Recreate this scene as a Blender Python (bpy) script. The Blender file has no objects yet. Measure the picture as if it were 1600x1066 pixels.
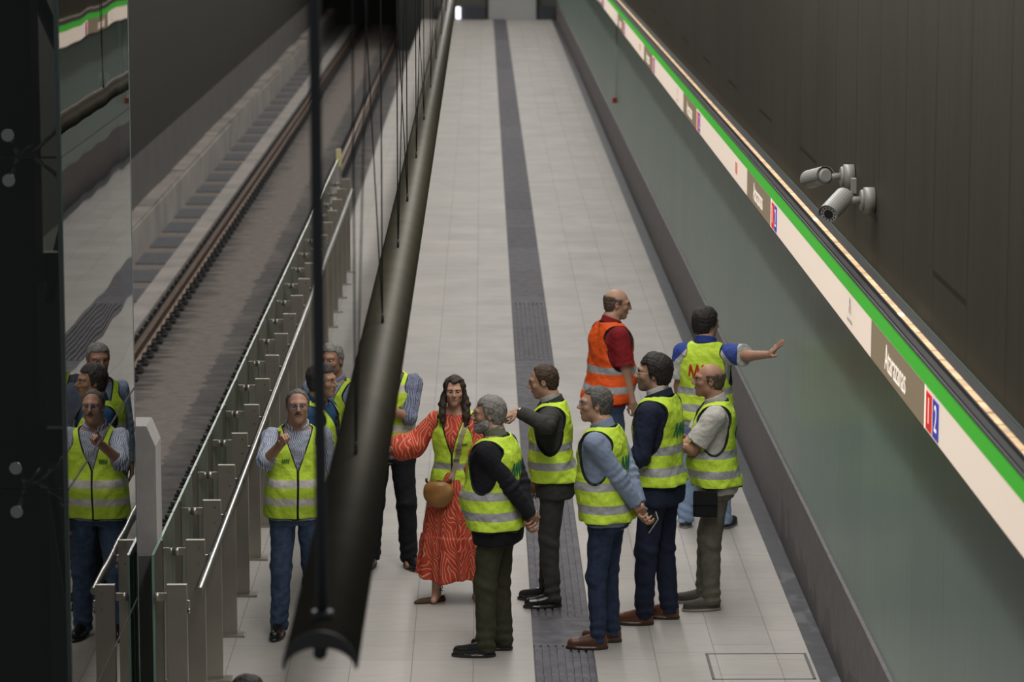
import bpy, bmesh, math, random
import numpy as np
from mathutils import Vector, Matrix, Euler

random.seed(7)
C = bpy.context.scene.collection
R = math.radians
SC = bpy.context.scene

# ------------------------------------------------------------------ camera
H = 5.35
PITCH = math.atan(768 / 5000); YAW = math.atan(46 / 5000 * math.cos(PITCH))
cd = bpy.data.cameras.new('camera'); cam = bpy.data.objects.new('camera', cd); C.objects.link(cam)
cam.location = (0, 0, H); cam.rotation_euler = (math.pi/2 - PITCH, 0, -YAW)
cd.sensor_width = 36; cd.lens = 112.5; cd.clip_start = .1; cd.clip_end = 400
cd.dof.use_dof = True; cd.dof.focus_distance = 21.0; cd.dof.aperture_fstop = 3.8
SC.camera = cam
SC.view_settings.view_transform = 'Standard'; SC.view_settings.look = 'None'
SC.view_settings.gamma = 1; SC.view_settings.use_curve_mapping = False
SC.view_settings.exposure = 0.0
# ------------------------------------------------------------------ world + station lighting
w = bpy.data.worlds.new('world'); SC.world = w; w.use_nodes = True
w.node_tree.nodes['Background'].inputs[0].default_value = (.95, .97, 1, 1)
w.node_tree.nodes['Background'].inputs[1].default_value = .10
def area(name, loc, rot, sx, sy, power, col=(1, .96, .9)):
    l = bpy.data.lights.new(name, 'AREA'); l.shape = 'RECTANGLE'; l.size = sx; l.size_y = sy
    l.energy = power; l.color = col
    o = bpy.data.objects.new(name, l); C.objects.link(o); o.location = loc; o.rotation_euler = rot; return o
area('unseen_overhead_light', (.7, 58, 7.8), (0, 0, 0), .35, 92, 2450, (1, .97, .94))
area('unseen_overhead_light', (.8, 18, 7.6), (0, 0, 0), 1.6, 14, 330, (1, .96, .92))  # unseen extra light, sized and placed to brighten the near floor
area('track_light_row', (-3.6, 66, 6.6), (0, 0, 0), .3, 80, 900, (1, .93, .84))

# ------------------------------------------------------------------ helpers
def new_mat(name, col, rough=.6, metal=0.0, spec=.5, noise=0, nscale=8.0, bump=0, bscale=60.0, emit=None, estr=0):
    m = bpy.data.materials.new(name); m.use_nodes = True
    nt = m.node_tree; b = nt.nodes['Principled BSDF']
    b.inputs['Base Color'].default_value = (*col, 1); b.inputs['Roughness'].default_value = rough
    b.inputs['Metallic'].default_value = metal; b.inputs['Specular IOR Level'].default_value = spec
    if emit: b.inputs['Emission Color'].default_value = (*emit, 1); b.inputs['Emission Strength'].default_value = estr
    tc = nt.nodes.new('ShaderNodeTexCoord')
    if noise:
        n = nt.nodes.new('ShaderNodeTexNoise'); n.inputs['Scale'].default_value = nscale; n.inputs['Detail'].default_value = 5
        nt.links.new(tc.outputs['Object'], n.inputs['Vector'])
        r = nt.nodes.new('ShaderNodeMapRange'); r.inputs[1].default_value = .3; r.inputs[2].default_value = .7
        r.inputs[3].default_value = 1 - noise; r.inputs[4].default_value = 1 + noise
        nt.links.new(n.outputs['Fac'], r.inputs[0])
        mx = nt.nodes.new('ShaderNodeVectorMath'); mx.operation = 'SCALE'; mx.inputs[0].default_value = col
        nt.links.new(r.outputs[0], mx.inputs['Scale']); nt.links.new(mx.outputs[0], b.inputs['Base Color'])
    if bump:
        n = nt.nodes.new('ShaderNodeTexNoise'); n.inputs['Scale'].default_value = bscale; n.inputs['Detail'].default_value = 4
        nt.links.new(tc.outputs['Object'], n.inputs['Vector'])
        bp = nt.nodes.new('ShaderNodeBump'); bp.inputs['Strength'].default_value = bump; bp.inputs['Distance'].default_value = .01
        nt.links.new(n.outputs['Fac'], bp.inputs['Height']); nt.links.new(bp.outputs[0], b.inputs['Normal'])
    return m
class G:
    """tiny node-graph helper"""
    def __init__(s, m): s.m = m; s.nt = m.node_tree; s.b = s.nt.nodes['Principled BSDF']
    def n(s, t, **k):
        x = s.nt.nodes.new(t)
        for a, v in k.items(): setattr(x, a, v)
        return x
    def link(s, a, b): s.nt.links.new(a, b)
    def put(s, sock, v):
        if hasattr(v, 'links') or hasattr(v, 'is_linked'): s.link(v, sock)
        elif isinstance(v, tuple) and len(v) == 3 and sock.type == 'RGBA': sock.default_value = (*v, 1)
        else: sock.default_value = v
    def math(s, op, a, b=0.0, c=None):
        x = s.n('ShaderNodeMath', operation=op); s.put(x.inputs[0], a); s.put(x.inputs[1], b)
        if c is not None: s.put(x.inputs[2], c)
        return x.outputs[0]
    def mix(s, f, a, b):
        x = s.n('ShaderNodeMix', data_type='RGBA'); s.put(x.inputs[0], f); s.put(x.inputs[6], a); s.put(x.inputs[7], b); return x.outputs[2]
    def xyz(s):
        tc = s.n('ShaderNodeTexCoord'); sp = s.n('ShaderNodeSeparateXYZ'); s.link(tc.outputs['Object'], sp.inputs[0])
        s.tc = tc.outputs['Object']; return sp.outputs[0], sp.outputs[1], sp.outputs[2]
    def noise(s, sc, det=4, vec=None, lo=.3, hi=.7, a=0.0, b=1.0, scale3=None):
        x = s.n('ShaderNodeTexNoise'); x.inputs['Scale'].default_value = sc; x.inputs['Detail'].default_value = det
        v = vec if vec is not None else s.tc
        if scale3:
            mp = s.n('ShaderNodeMapping'); mp.inputs['Scale'].default_value = scale3; s.link(v, mp.inputs[0]); v = mp.outputs[0]
        s.link(v, x.inputs['Vector'])
        r = s.n('ShaderNodeMapRange'); s.link(x.outputs['Fac'], r.inputs[0])
        for i, q in zip((1, 2, 3, 4), (lo, hi, a, b)): r.inputs[i].default_value = q
        return r.outputs[0]
    def band(s, v, lo, hi):
        return s.math('MULTIPLY', s.math('GREATER_THAN', v, lo), s.math('LESS_THAN', v, hi))
    def gap(s, v, period, off, wd):
        """1 on a joint line of width wd every period"""
        t = s.math('FRACT', s.math('DIVIDE', s.math('SUBTRACT', v, off - wd/2), period))
        return s.math('LESS_THAN', t, wd/period)
    def bump(s, h, st=.3, d=.01):
        x = s.n('ShaderNodeBump'); x.inputs['Strength'].default_value = st; x.inputs['Distance'].default_value = d
        s.link(h, x.inputs['Height']); s.link(x.outputs[0], s.b.inputs['Normal'])
    def col(s, c): s.link(c, s.b.inputs['Base Color'])
def tag(o, label=None, cat=None, group=None, kind=None):
    if label: o['label'] = label
    if cat: o['category'] = cat
    if group: o['group'] = group
    if kind: o['kind'] = kind
    return o
def empty(name, loc=(0, 0, 0), rz=0):
    o = bpy.data.objects.new(name, None); C.objects.link(o); o.location = loc; o.rotation_euler = (0, 0, rz); o.empty_display_size = .1
    return o
def obj(name, bm, mat, parent=None, smooth=False, loc=None):
    me = bpy.data.meshes.new(name); bm.normal_update(); bm.to_mesh(me); bm.free()
    for m in (mat if isinstance(mat, (list, tuple)) else [mat]): me.materials.append(m)
    if smooth: me.shade_smooth()
    o = bpy.data.objects.new(name, me); C.objects.link(o)
    if parent: o.parent = parent
    if loc: o.location = loc
    return o
def box(bm, x0, x1, y0, y1, z0, z1, bev=0, mi=0):
    t = bmesh.new(); bmesh.ops.create_cube(t, size=1)
    bmesh.ops.scale(t, vec=(abs(x1-x0), abs(y1-y0), abs(z1-z0)), verts=t.verts)
    bmesh.ops.translate(t, vec=((x0+x1)/2, (y0+y1)/2, (z0+z1)/2), verts=t.verts)
    if bev: bmesh.ops.bevel(t, geom=t.edges[:], offset=bev, segments=2, affect='EDGES', profile=.7)
    for f in t.faces: f.material_index = mi
    merge(bm, t)
def merge(bm, t, M=None):
    if M is not None: bmesh.ops.transform(t, matrix=M, verts=t.verts)
    me = bpy.data.meshes.new('tmp'); t.to_mesh(me); t.free(); bm.from_mesh(me); bpy.data.meshes.remove(me)
def cyl(bm, a, b, r, r2=None, seg=16, mi=0):
    a = Vector(a); b = Vector(b); d = b - a
    t = bmesh.new(); bmesh.ops.create_cone(t, cap_ends=True, segments=seg, radius1=r, radius2=r if r2 is None else r2, depth=d.length)
    for f in t.faces: f.material_index = mi; f.smooth = len(f.verts) == 4
    merge(bm, t, Matrix.Translation((a+b)/2) @ d.to_track_quat('Z', 'Y').to_matrix().to_4x4())
def tube(bm, pts, r, seg=8):
    for a, b in zip(pts[:-1], pts[1:]): cyl(bm, a, b, r, seg=seg)
    for p in pts[1:-1]:
        t = bmesh.new(); bmesh.ops.create_uvsphere(t, u_segments=seg, v_segments=6, radius=r)
        for f in t.faces: f.smooth = True
        merge(bm, t, Matrix.Translation(p))
def BX(name, dims, mat, parent=None, bev=0):
    bm = bmesh.new(); box(bm, *dims, bev=bev); return obj(name, bm, mat, parent)
def prism(bm, prof, y0, y1, cap=True):
    """extrude an XZ polygon along Y"""
    a = [bm.verts.new((x, y0, z)) for x, z in prof]; b = [bm.verts.new((x, y1, z)) for x, z in prof]
    n = len(prof)
    for i in range(n): bm.faces.new((a[i], a[(i+1) % n], b[(i+1) % n], b[i]))
    if cap: bm.faces.new(a[::-1]); bm.faces.new(b)
    bmesh.ops.recalc_face_normals(bm, faces=bm.faces)
def text(body, mat, size, M, parent, name='lettering', ext=.0001, sx=1.0, align='CENTER'):
    cu = bpy.data.curves.new('t', 'FONT'); cu.body = body; cu.size = size; cu.extrude = ext; cu.align_x = align; cu.align_y = 'CENTER'; cu.resolution_u = 4
    to = bpy.data.objects.new('t', cu); C.objects.link(to); bpy.context.view_layer.update()
    me = bpy.data.meshes.new_from_object(to.evaluated_get(bpy.context.evaluated_depsgraph_get()))
    bpy.data.objects.remove(to)
    me.transform(M @ Matrix.Diagonal((sx, 1, 1, 1))); me.materials.clear(); me.materials.append(mat)
    o = bpy.data.objects.new(name, me); C.objects.link(o); o.parent = parent; return o
def copy_tree(o, parent=None):
    c = o.copy(); C.objects.link(c)
    if parent is not None: c.parent = parent
    for ch in list(o.children): copy_tree(ch, c)
    return c

# ------------------------------------------------------------------ setting materials
def m_floor():
    m = new_mat('platform tiles', (.5, .47, .43), .42, spec=.16); g = G(m); x, y, z = g.xyz()
    n1 = g.noise(1.1, 5, a=.90, b=1.06); n2 = g.noise(14, 4, a=.96, b=1.03, scale3=(.4, 1, 1))
    cx = g.math('FLOOR', g.math('DIVIDE', g.math('SUBTRACT', x, .337), .4065))
    wn = g.n('ShaderNodeTexWhiteNoise', noise_dimensions='1D'); g.link(cx, wn.inputs['W'])
    off = g.math('MULTIPLY', g.math('ROUND', g.math('MULTIPLY', wn.outputs['Value'], 3)), .2)
    yy = g.math('ADD', y, off)
    jy = g.gap(yy, .8, 0.0, .006); jy2 = g.math('MULTIPLY', g.gap(yy, .4, 0.0, .006), .35)
    jx = g.gap(x, .4065, .337, .0065)
    j = g.math('MAXIMUM', jx, g.math('MAXIMUM', jy, jy2))
    cy = g.math('FLOOR', g.math('DIVIDE', yy, .8)); cb = g.n('ShaderNodeCombineXYZ'); g.link(cx, cb.inputs[0]); g.link(cy, cb.inputs[1])
    w2 = g.n('ShaderNodeTexWhiteNoise', noise_dimensions='3D'); g.link(cb.outputs[0], w2.inputs['Vector'])
    tv = g.math('MULTIPLY_ADD', w2.outputs['Value'], .07, .965)
    v = g.math('MULTIPLY', g.math('MULTIPLY', n1, n2), tv)
    sc = g.n('ShaderNodeVectorMath', operation='SCALE'); sc.inputs[0].default_value = (.41, .388, .362); g.link(v, sc.inputs['Scale'])
    g.col(g.mix(g.math('MULTIPLY', j, .55), sc.outputs[0], (.12, .11, .10)))
    g.link(g.noise(3, 4, a=.48, b=.62), g.b.inputs['Roughness'])
    return m
def m_tactile():
    m = new_mat('dark tactile tiles', (.13, .13, .14), .7, spec=.1); g = G(m); x, y, z = g.xyz()
    n = g.noise(9, 5, a=.8, b=1.25); cell = g.math('FLOOR', g.math('DIVIDE', y, 2.4))
    wn = g.n('ShaderNodeTexWhiteNoise', noise_dimensions='1D'); g.link(cell, wn.inputs['W'])
    v = g.math('MULTIPLY', n, g.math('MULTIPLY_ADD', wn.outputs['Value'], .25, .9))
    sc = g.n('ShaderNodeVectorMath', operation='SCALE'); sc.inputs[0].default_value = (.115, .113, .125); g.link(v, sc.inputs['Scale'])
    j = g.gap(y, .4, 0, .008)
    g.col(g.mix(g.math('MULTIPLY', j, .45), sc.outputs[0], (.25, .24, .24)))
    return m
def m_green():
    m = new_mat('green glass cladding', (.2, .27, .25), .35, spec=.4); g = G(m); x, y, z = g.xyz()
    j = g.gap(y, 1.2, 14.76, .010); cell = g.math('FLOOR', g.math('DIVIDE', g.math('SUBTRACT', y, 14.76), 1.2))
    wn = g.n('ShaderNodeTexWhiteNoise', noise_dimensions='1D'); g.link(cell, wn.inputs['W'])
    v = g.math('MULTIPLY', g.math('MULTIPLY_ADD', wn.outputs['Value'], .10, .95), g.noise(5, 5, a=.94, b=1.05, scale3=(1, 2, .35)))
    sc = g.n('ShaderNodeVectorMath', operation='SCALE'); sc.inputs[0].default_value = (.186, .268, .230); g.link(v, sc.inputs['Scale'])
    g.col(g.mix(g.math('MULTIPLY', j, .5), sc.outputs[0], (.03, .045, .04)))
    return m
def m_upper():
    m = new_mat('dark metal wall panels', (.1, .095, .075), .6, spec=.15); g = G(m); x, y, z = g.xyz()
    j = g.gap(y, 1.18, 14.2, .02)
    sl = g.math('MULTIPLY', g.band(z, 3.150, 3.182), g.math('LESS_THAN', g.math('FRACT', g.math('DIVIDE', g.math('SUBTRACT', y, 15.38), 3.54)), 1/3))
    j = g.math('MAXIMUM', j, g.math('MULTIPLY', sl, 1.0))
    v = g.math('MULTIPLY', g.noise(6, 5, a=.88, b=1.1, scale3=(1, 2.2, .12)), g.noise(.6, 3, a=.9, b=1.1))
    sc = g.n('ShaderNodeVectorMath', operation='SCALE'); sc.inputs[0].default_value = (.048, .045, .033); g.link(v, sc.inputs['Scale'])
    g.col(g.mix(g.math('MULTIPLY', j, .8), sc.outputs[0], (.012, .011, .009)))
    return m
def m_plinth():
    m = new_mat('grey stone plinth', (.16, .15, .15), .6, spec=.2); g = G(m); x, y, z = g.xyz()
    edge = g.math('MULTIPLY_ADD', g.noise(1.3, 5, a=-.1, b=.42, scale3=(1, 1.2, 1)), 1.0, 0.0)
    st = g.math('LESS_THAN', g.math('SUBTRACT', z, edge), .02)
    near = g.math('LESS_THAN', y, 24.5)
    st = g.math('MULTIPLY', st, near)
    j = g.gap(y, 1.2, 14.76, .006)
    c = g.mix(g.math('MULTIPLY', st, .55), (.155, .142, .143), (.07, .068, .070))
    sc = g.n('ShaderNodeVectorMath', operation='SCALE'); g.link(c, sc.inputs[0]); g.link(g.noise(8, 5, a=.88, b=1.1), sc.inputs['Scale'])
    g.col(g.mix(g.math('MULTIPLY', j, .5), sc.outputs[0], (.05, .05, .05)))
    return m
def m_border():
    m = new_mat('wet dark border tiles', (.06, .065, .068), .42, spec=.2); g = G(m); x, y, z = g.xyz()
    st = g.noise(2.6, 5, lo=.52, hi=.6, scale3=(2, 1, 1)); st = g.math('MULTIPLY', st, g.math('LESS_THAN', y, 24.5))
    sc = g.n('ShaderNodeVectorMath', operation='SCALE'); sc.inputs[0].default_value = (.075, .078, .085); g.link(g.noise(7, 5, a=.8, b=1.2), sc.inputs['Scale'])
    c = g.mix(g.math('MULTIPLY', st, .55), sc.outputs[0], (.17, .18, .18))
    g.col(g.mix(g.math('MULTIPLY', g.gap(y, .8, 0, .006), .5), c, (.03, .03, .03)))
    return m
def m_concrete(name, col, streak=.12, rough=.85):
    m = new_mat(name, col, rough); g = G(m); x, y, z = g.xyz()
    v = g.math('MULTIPLY', g.noise(1.2, 6, a=1-streak, b=1+streak), g.noise(18, 4, a=.93, b=1.06))
    sc = g.n('ShaderNodeVectorMath', operation='SCALE'); sc.inputs[0].default_value = col; g.link(v, sc.inputs['Scale']); g.col(sc.outputs[0])
    return m
def m_slab():
    m = new_mat('stained track slab', (.2, .18, .17), .9); g = G(m); x, y, z = g.xyz()
    # oil and brake dust gathers along both rails
    d1 = g.math('ABSOLUTE', g.math('SUBTRACT', x, -4.36)); d2 = g.math('ABSOLUTE', g.math('SUBTRACT', x, -2.86))
    d = g.math('MINIMUM', d1, d2)
    nn = g.noise(2.2, 6, a=-.22, b=.26, scale3=(1, 2.2, 1))
    r = g.n('ShaderNodeMapRange'); g.link(g.math('ADD', d, nn), r.inputs[0]); r.inputs[1].default_value = .12; r.inputs[2].default_value = .48
    n3 = g.noise(7, 5, a=.8, b=1.15)
    c = g.mix(r.outputs[0], (.032, .030, .030), (.185, .160, .145))
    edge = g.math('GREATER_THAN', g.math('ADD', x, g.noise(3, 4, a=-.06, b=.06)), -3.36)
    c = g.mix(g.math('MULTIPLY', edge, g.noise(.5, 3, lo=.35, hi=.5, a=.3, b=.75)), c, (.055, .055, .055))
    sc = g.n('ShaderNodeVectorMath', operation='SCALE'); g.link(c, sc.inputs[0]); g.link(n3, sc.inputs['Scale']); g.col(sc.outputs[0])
    return m
M_FLOOR = m_floor(); M_TACT = m_tactile(); M_GREEN = m_green(); M_UP = m_upper(); M_PL = m_plinth(); M_BORD = m_border()
M_SLAB = m_slab(); M_CONC = m_concrete('pale concrete', (.33, .31, .30)); M_KERB = m_concrete('rough kerb concrete', (.26, .235, .215), .3)
M_KSIDE = m_concrete('kerb side concrete', (.35, .325, .305), .2)
M_WLOW = m_concrete('grey tunnel wall', (.12, .115, .11), .1); M_WUP = m_concrete('shade-painted tunnel wall', (.014, .014, .010), .1)  # shade on the upper track wall is painted in as a darker colour
M_BLACK = new_mat('black', (.01, .01, .01), .6); M_DARK = new_mat('dark steel', (.04, .043, .044), .45, spec=.3)
M_STEEL = new_mat('brushed stainless steel', (.38, .355, .31), .38, .85, noise=.08, nscale=3)
M_CHROME = new_mat('polished stainless steel', (.46, .46, .44), .24, 1.0)
M_RAIL = new_mat('rusty rail', (.16, .095, .06), .5, .4, noise=.3, nscale=5)
M_RAILTOP = new_mat('worn rail head', (.20, .15, .12), .35, .7, noise=.2, nscale=3)
M_CLIP = new_mat('black rail fastening', (.014, .014, .015), .6, noise=.3, nscale=20)
M_GREY = new_mat('grey recess', (.085, .09, .10), .8, noise=.15)
M_WHITEP = new_mat('white panel', (.42, .43, .43), .5)
M_NAVY = new_mat('navy panel', (.04, .045, .06), .5)
M_LAMP = new_mat('white lamp', (.9, .9, 1), .5, emit=(.9, .92, 1), estr=1.6)

# ------------------------------------------------------------------ setting
def S(name, dims, mat, bev=0): return tag(BX(name, dims, mat, bev=bev), kind='structure')
WX = 2.35
S('floor', (-1.93, .337, 12, 102.5, -.25, 0), M_FLOOR)
S('floor', (.742, 2.19, 12, 102.5, -.25, 0), M_FLOOR)
S('floor', (-3.6, -1.93, 12, 18.55, -.25, 0), M_FLOOR)
bm = bmesh.new(); box(bm, .337, .742, 12, 102.5, -.25, -.014)
nr = 8; wdt = .405 / nr
for i in range(nr):                                   # raised guide bars
    for (a, b) in ((12, 21.2), (22.0, 26.5), (33.5, 37.8), (46, 48)):
        box(bm, .337 + wdt*i + .008, .337 + wdt*(i+1) - .008, a, b, -.02, .002)
for (a, b) in ((21.2, 22.0), (26.5, 33.5), (37.8, 46), (48, 102.5)): box(bm, .338, .741, a, b, -.02, -.001)
tag(obj('trim_1', bm, M_TACT), kind='structure')
S('trim_2', (2.19, WX, 12, 102.5, -.25, -.002), M_BORD)
S('trim_3', (-1.955, -1.93, 18.55, 102.5, -.32, .001), new_mat('platform edge strip', (.05, .05, .05), .5))
S('wall_platform_edge', (-1.90, -1.2, 18.55, 102.5, -1.2, -.25), M_CONC)
S('baseboard_right', (2.325, WX+.2, 12, 102.5, -.2, .635), M_PL)
S('wall_right', (WX, WX+.2, 12, 102.5, .635, 2.86), M_GREEN)
S('wall_right_upper', (WX, WX+.2, 12, 102.5, 2.86, 8), M_UP)
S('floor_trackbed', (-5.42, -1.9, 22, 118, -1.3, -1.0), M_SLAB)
S('wall_left_lower', (-6.1, -5.66, 22, 118, -1.3, .42), M_WLOW)
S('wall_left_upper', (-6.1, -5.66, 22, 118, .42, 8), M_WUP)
# kerb: blocks with worn uneven tops, and grey inlets along its foot
bm = bmesh.new(); yy = 24.0
while yy < 117:
    L = random.uniform(2.2, 4.2); e = min(yy+L, 117); dz = random.uniform(-.03, .03)
    box(bm, -5.68, -5.42 + random.uniform(-.015, .02), yy, e-.02, -1.1, -.40+dz, .012)
    yy = e
tag(obj('trim_4', bm, [M_KERB]), kind='structure')
S('trim_5', (-5.44, -5.395, 24, 117, -1.05, -.46), M_KSIDE)
bm = bmesh.new(); yy = 24.0
while yy < 117:
    box(bm, -5.38, -4.90, yy, yy+1.35, -1.05, -.985); yy += 2.1
tag(obj('trim_6', bm, M_GREY), kind='structure')
S('trim_7', (-4.9, -4.62, 24, 117, -1.05, -.97), M_KSIDE)
# end walls
S('wall_end', (-1.93, 2.35, 102.5, 103, -.2, 8), m_concrete('far grey wall', (.12, .115, .10)))
S('wall_tunnel_end', (-5.66, -1.9, 118, 118.4, -1.3, 8), M_BLACK)
S('wall_end_pier', (-2.7, -1.93, 102.5, 118, -1.3, 8), M_DARK)
door = S('door_1', (.18, 1.70, 102.30, 102.5, 0, 5), M_WHITEP, .02)
BX('door_frame', (.12, .18, 102.25, 102.5, 0, 5), M_DARK, door)
BX('door_frame', (1.70, 1.76, 102.25, 102.5, 0, 5), M_DARK, door)
pn = tag(BX('counter_panel', (-1.5, .08, 102.1, 102.49, 0, .42), M_NAVY, bev=.01), 'dark navy low panel against the far end wall, left of the white door', 'panel')
tag(BX('counter_panel', (1.78, 2.3, 102.1, 102.49, 0, .42), M_NAVY, bev=.01), 'dark low panel in the far right corner beside the white door', 'panel')
o = tag(BX('tube_lamp', (-.86, -.70, 102.0, 102.08, .03, .42), M_LAMP, bev=.02), 'small bright white upright lamp in front of the far navy panel', 'lamp')
BX('bracket', (-.83, -.73, 102.08, 102.1, .1, .3), M_DARK, o)
# inspection cover set in the tiles
bm = bmesh.new()
for d in ((1.49, 1.51, 20.27, 20.95), (2.15, 2.17, 20.27, 20.95), (1.49, 2.17, 20.27, 20.285), (1.49, 2.17, 20.94, 20.95)): box(bm, *d, -.01, .003)
tag(obj('inspection_cover_frame', bm, new_mat('tarnished frame', (.12, .115, .11), .5, .3)), 'thin metal frame of the tiled inspection cover near the right wall', 'floor cover')

# rails
def rail(x, side):
    r = empty('rail', (x, 24, -1.0))
    tag(r, side, 'rail')
    bm = bmesh.new(); prism(bm, [(-.07, 0), (.07, 0), (.07, .012), (.012, .035), (.012, .13), (.036, .142), (.036, .172), (-.036, .172), (-.036, .142), (-.012, .13), (-.012, .035), (-.07, .012)], 0, 94)
    o = obj('rail_profile', bm, M_RAIL, r)
    bm = bmesh.new(); prism(bm, [(-.03, .172), (.03, .172), (.022, .18), (-.022, .18)], 0, 94); obj('rail_head', bm, M_RAILTOP, r)
    clip = bmesh.new(); box(clip, -.192, .192, -.115, .115, -.004, .004)
    for s in (-1, 1):
        box(clip, s*.07 if s > 0 else -.19, .19 if s > 0 else -.07, -.11, .11, -.002, .045, .012)
        cyl(clip, (s*.135, 0, .04), (s*.135, 0, .115), .034, seg=6); cyl(clip, (s*.135, .0, .04), (s*.135, 0, .07), .055, seg=10)
        cyl(clip, (s*.07, -.07, .05), (s*.07, .07, .05), .018, seg=8)
    first = obj('rail_fastening', clip, M_CLIP, r)
    first.location = (0, .4, 0)
    for i in range(1, 99):
        c = first.copy(); C.objects.link(c); c.parent = r; c.location = (0, .4 + i*.6, 0)
    bm = bmesh.new()
    for i in range(99, 155): box(bm, -.18, .18, .31+i*.6, .50+i*.6, -.002, .05)
    tag(obj('far_fastenings', bm, M_CLIP, r), kind='stuff')
    return r
rail(-4.36, 'rusty brown running rail next to the concrete kerb of the far track wall')
rail(-2.86, 'rusty brown running rail nearer to the glass platform barrier')

# ------------------------------------------------------------------ platform edge barrier: posts, glass, handrail
def glass_mat(name, tint, rough=.02, ior=1.5, bump=0, refl=1.0):
    m = bpy.data.materials.new(name); m.use_nodes = True; nt = m.node_tree; nt.nodes.clear()
    o = nt.nodes.new('ShaderNodeOutputMaterial'); t = nt.nodes.new('ShaderNodeBsdfTransparent'); t.inputs[0].default_value = (*tint, 1)
    gl = nt.nodes.new('ShaderNodeBsdfGlossy'); gl.inputs['Roughness'].default_value = rough; gl.inputs[0].default_value = (refl, refl, refl, 1)
    fr = nt.nodes.new('ShaderNodeFresnel'); fr.inputs[0].default_value = ior; mx = nt.nodes.new('ShaderNodeMixShader')
    nt.links.new(fr.outputs[0], mx.inputs[0]); nt.links.new(t.outputs[0], mx.inputs[1]); nt.links.new(gl.outputs[0], mx.inputs[2]); nt.links.new(mx.outputs[0], o.inputs[0])
    if bump:
        tc = nt.nodes.new('ShaderNodeTexCoord'); n = nt.nodes.new('ShaderNodeTexNoise'); n.inputs['Scale'].default_value = .9; n.inputs['Detail'].default_value = 1
        nt.links.new(tc.outputs['Object'], n.inputs['Vector'])
        b = nt.nodes.new('ShaderNodeBump'); b.inputs['Strength'].default_value = 1; b.inputs['Distance'].default_value = bump
        nt.links.new(n.outputs['Fac'], b.inputs['Height']); nt.links.new(b.outputs[0], gl.inputs['Normal']); nt.links.new(b.outputs[0], fr.inputs['Normal'])
    return m
M_GLASS = glass_mat('clear barrier glass', (.80, .86, .82), .03)
M_GEDGE = new_mat('green glass edge', (.16, .26, .21), .2)
NP = 20
post0 = None; pane0 = None
for i in range(NP):
    Y = 17.9 + 1.2*i
    if i == 0:
        post0 = p = empty('barrier_post', (-1.755, Y, 0))
        bm = bmesh.new(); box(bm, -.058, .058, -.02, .02, .012, 1.195, .003); box(bm, .0, .05, .02, .07, .012, .88, .003); obj('post_plate', bm, M_STEEL, p)
        BX('base_plate', (-.075, .115, -.075, .075, 0, .014), M_STEEL, p, .003)
        bm = bmesh.new(); box(bm, -.12, -.05, -.012, .008, 1.10, 1.145, .003); cyl(bm, (-.10, -.002, 1.122), (-.126, -.002, 1.122), .024); obj('glass_clamp', bm, M_STEEL, p)
        bm = bmesh.new(); box(bm, .055, .074, -.012, .012, 1.06, 1.10, .003); cyl(bm, (.06, 0, 1.04), (.075, 0, 1.04), .018); obj('rail_bracket', bm, M_CHROME, p)
        bm = bmesh.new()
        for z in (1.05, 1.15): cyl(bm, (.02, -.023, z), (.02, -.018, z), .007, seg=8)
        obj('bolt', bm, M_CHROME, p)
        q = pane0 = empty('barrier_glass', (-1.89, Y, 0))
        BX('glass_pane', (-.007, .007, .012, 1.188, .08, 1.36), M_GLASS, q)
        bm = bmesh.new(); box(bm, -.007, .007, .012, 1.188, 1.36, 1.366); box(bm, -.007, .007, .006, .012, .08, 1.366); obj('glass_edge', bm, M_GEDGE, q)
        bm = bmesh.new(); box(bm, -.02, .02, .1, .2, .0, .10, .003); box(bm, -.02, .02, 1.0, 1.1, .0, .10, .003); obj('foot_clamp', bm, M_STEEL, q)
    else:
        p = copy_tree(post0); p.location.y = Y
        q = copy_tree(pane0); q.location.y = Y
    ordn = 'nearest second third fourth fifth sixth seventh eighth ninth tenth eleventh twelfth thirteenth fourteenth fifteenth sixteenth seventeenth eighteenth nineteenth farthest'.split()[i]
    wh = f'{ordn} in the row' if i in (0, 19) else f'{ordn} in the row counted from the camera'
    tag(p, f'flat stainless steel barrier post, {wh}', 'post', 'barrier posts along the platform edge')
    tag(q, f'clear glass panel of the barrier, {wh}', 'glass panel', 'glass panels along the platform edge')
bm = bmesh.new(); cyl(bm, (-1.655, 18.2, 1.085), (-1.655, 40.4, 1.085), .026, seg=20)
cyl(bm, (-1.655, 18.19, 1.085), (-1.655, 18.2, 1.085), .024, .026, seg=20)
tag(obj('handrail', bm, new_mat('satin steel handrail', (.34, .335, .32), .32, 1.0)), 'round polished steel handrail running along the glass barrier', 'handrail')
o = empty('marker_post', (-1.90, 42.1, 0)); tag(o, 'small post with a pale yellow marker at the far end of the barrier', 'post')
BX('post', (-.03, .03, -.03, .03, 0, 1.45), M_STEEL, o); BX('marker', (-.035, .035, -.05, -.03, 1.22, 1.45), new_mat('pale yellow', (.7, .62, .3), .5), o)

# concrete pier between lift and barrier
bm = bmesh.new(); prism(bm, [(-2.10, 0), (-1.90, 0), (-1.90, 1.93), (-1.95, 2.05), (-2.10, 2.05)], 18.25, 18.55)
tag(obj('concrete_pier', bm, M_CONC), 'pale concrete pier with a chamfered top beside the glass lift shaft', 'pier')
o = tag(BX('steel_cover', (-2.06, -1.90, 18.18, 18.25, 0, 1.30), new_mat('dark grey cladding', (.10, .10, .095), .5, noise=.1), bev=.004), 'dark grey cladding plate covering the foot of the concrete pier', 'cover')

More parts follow.
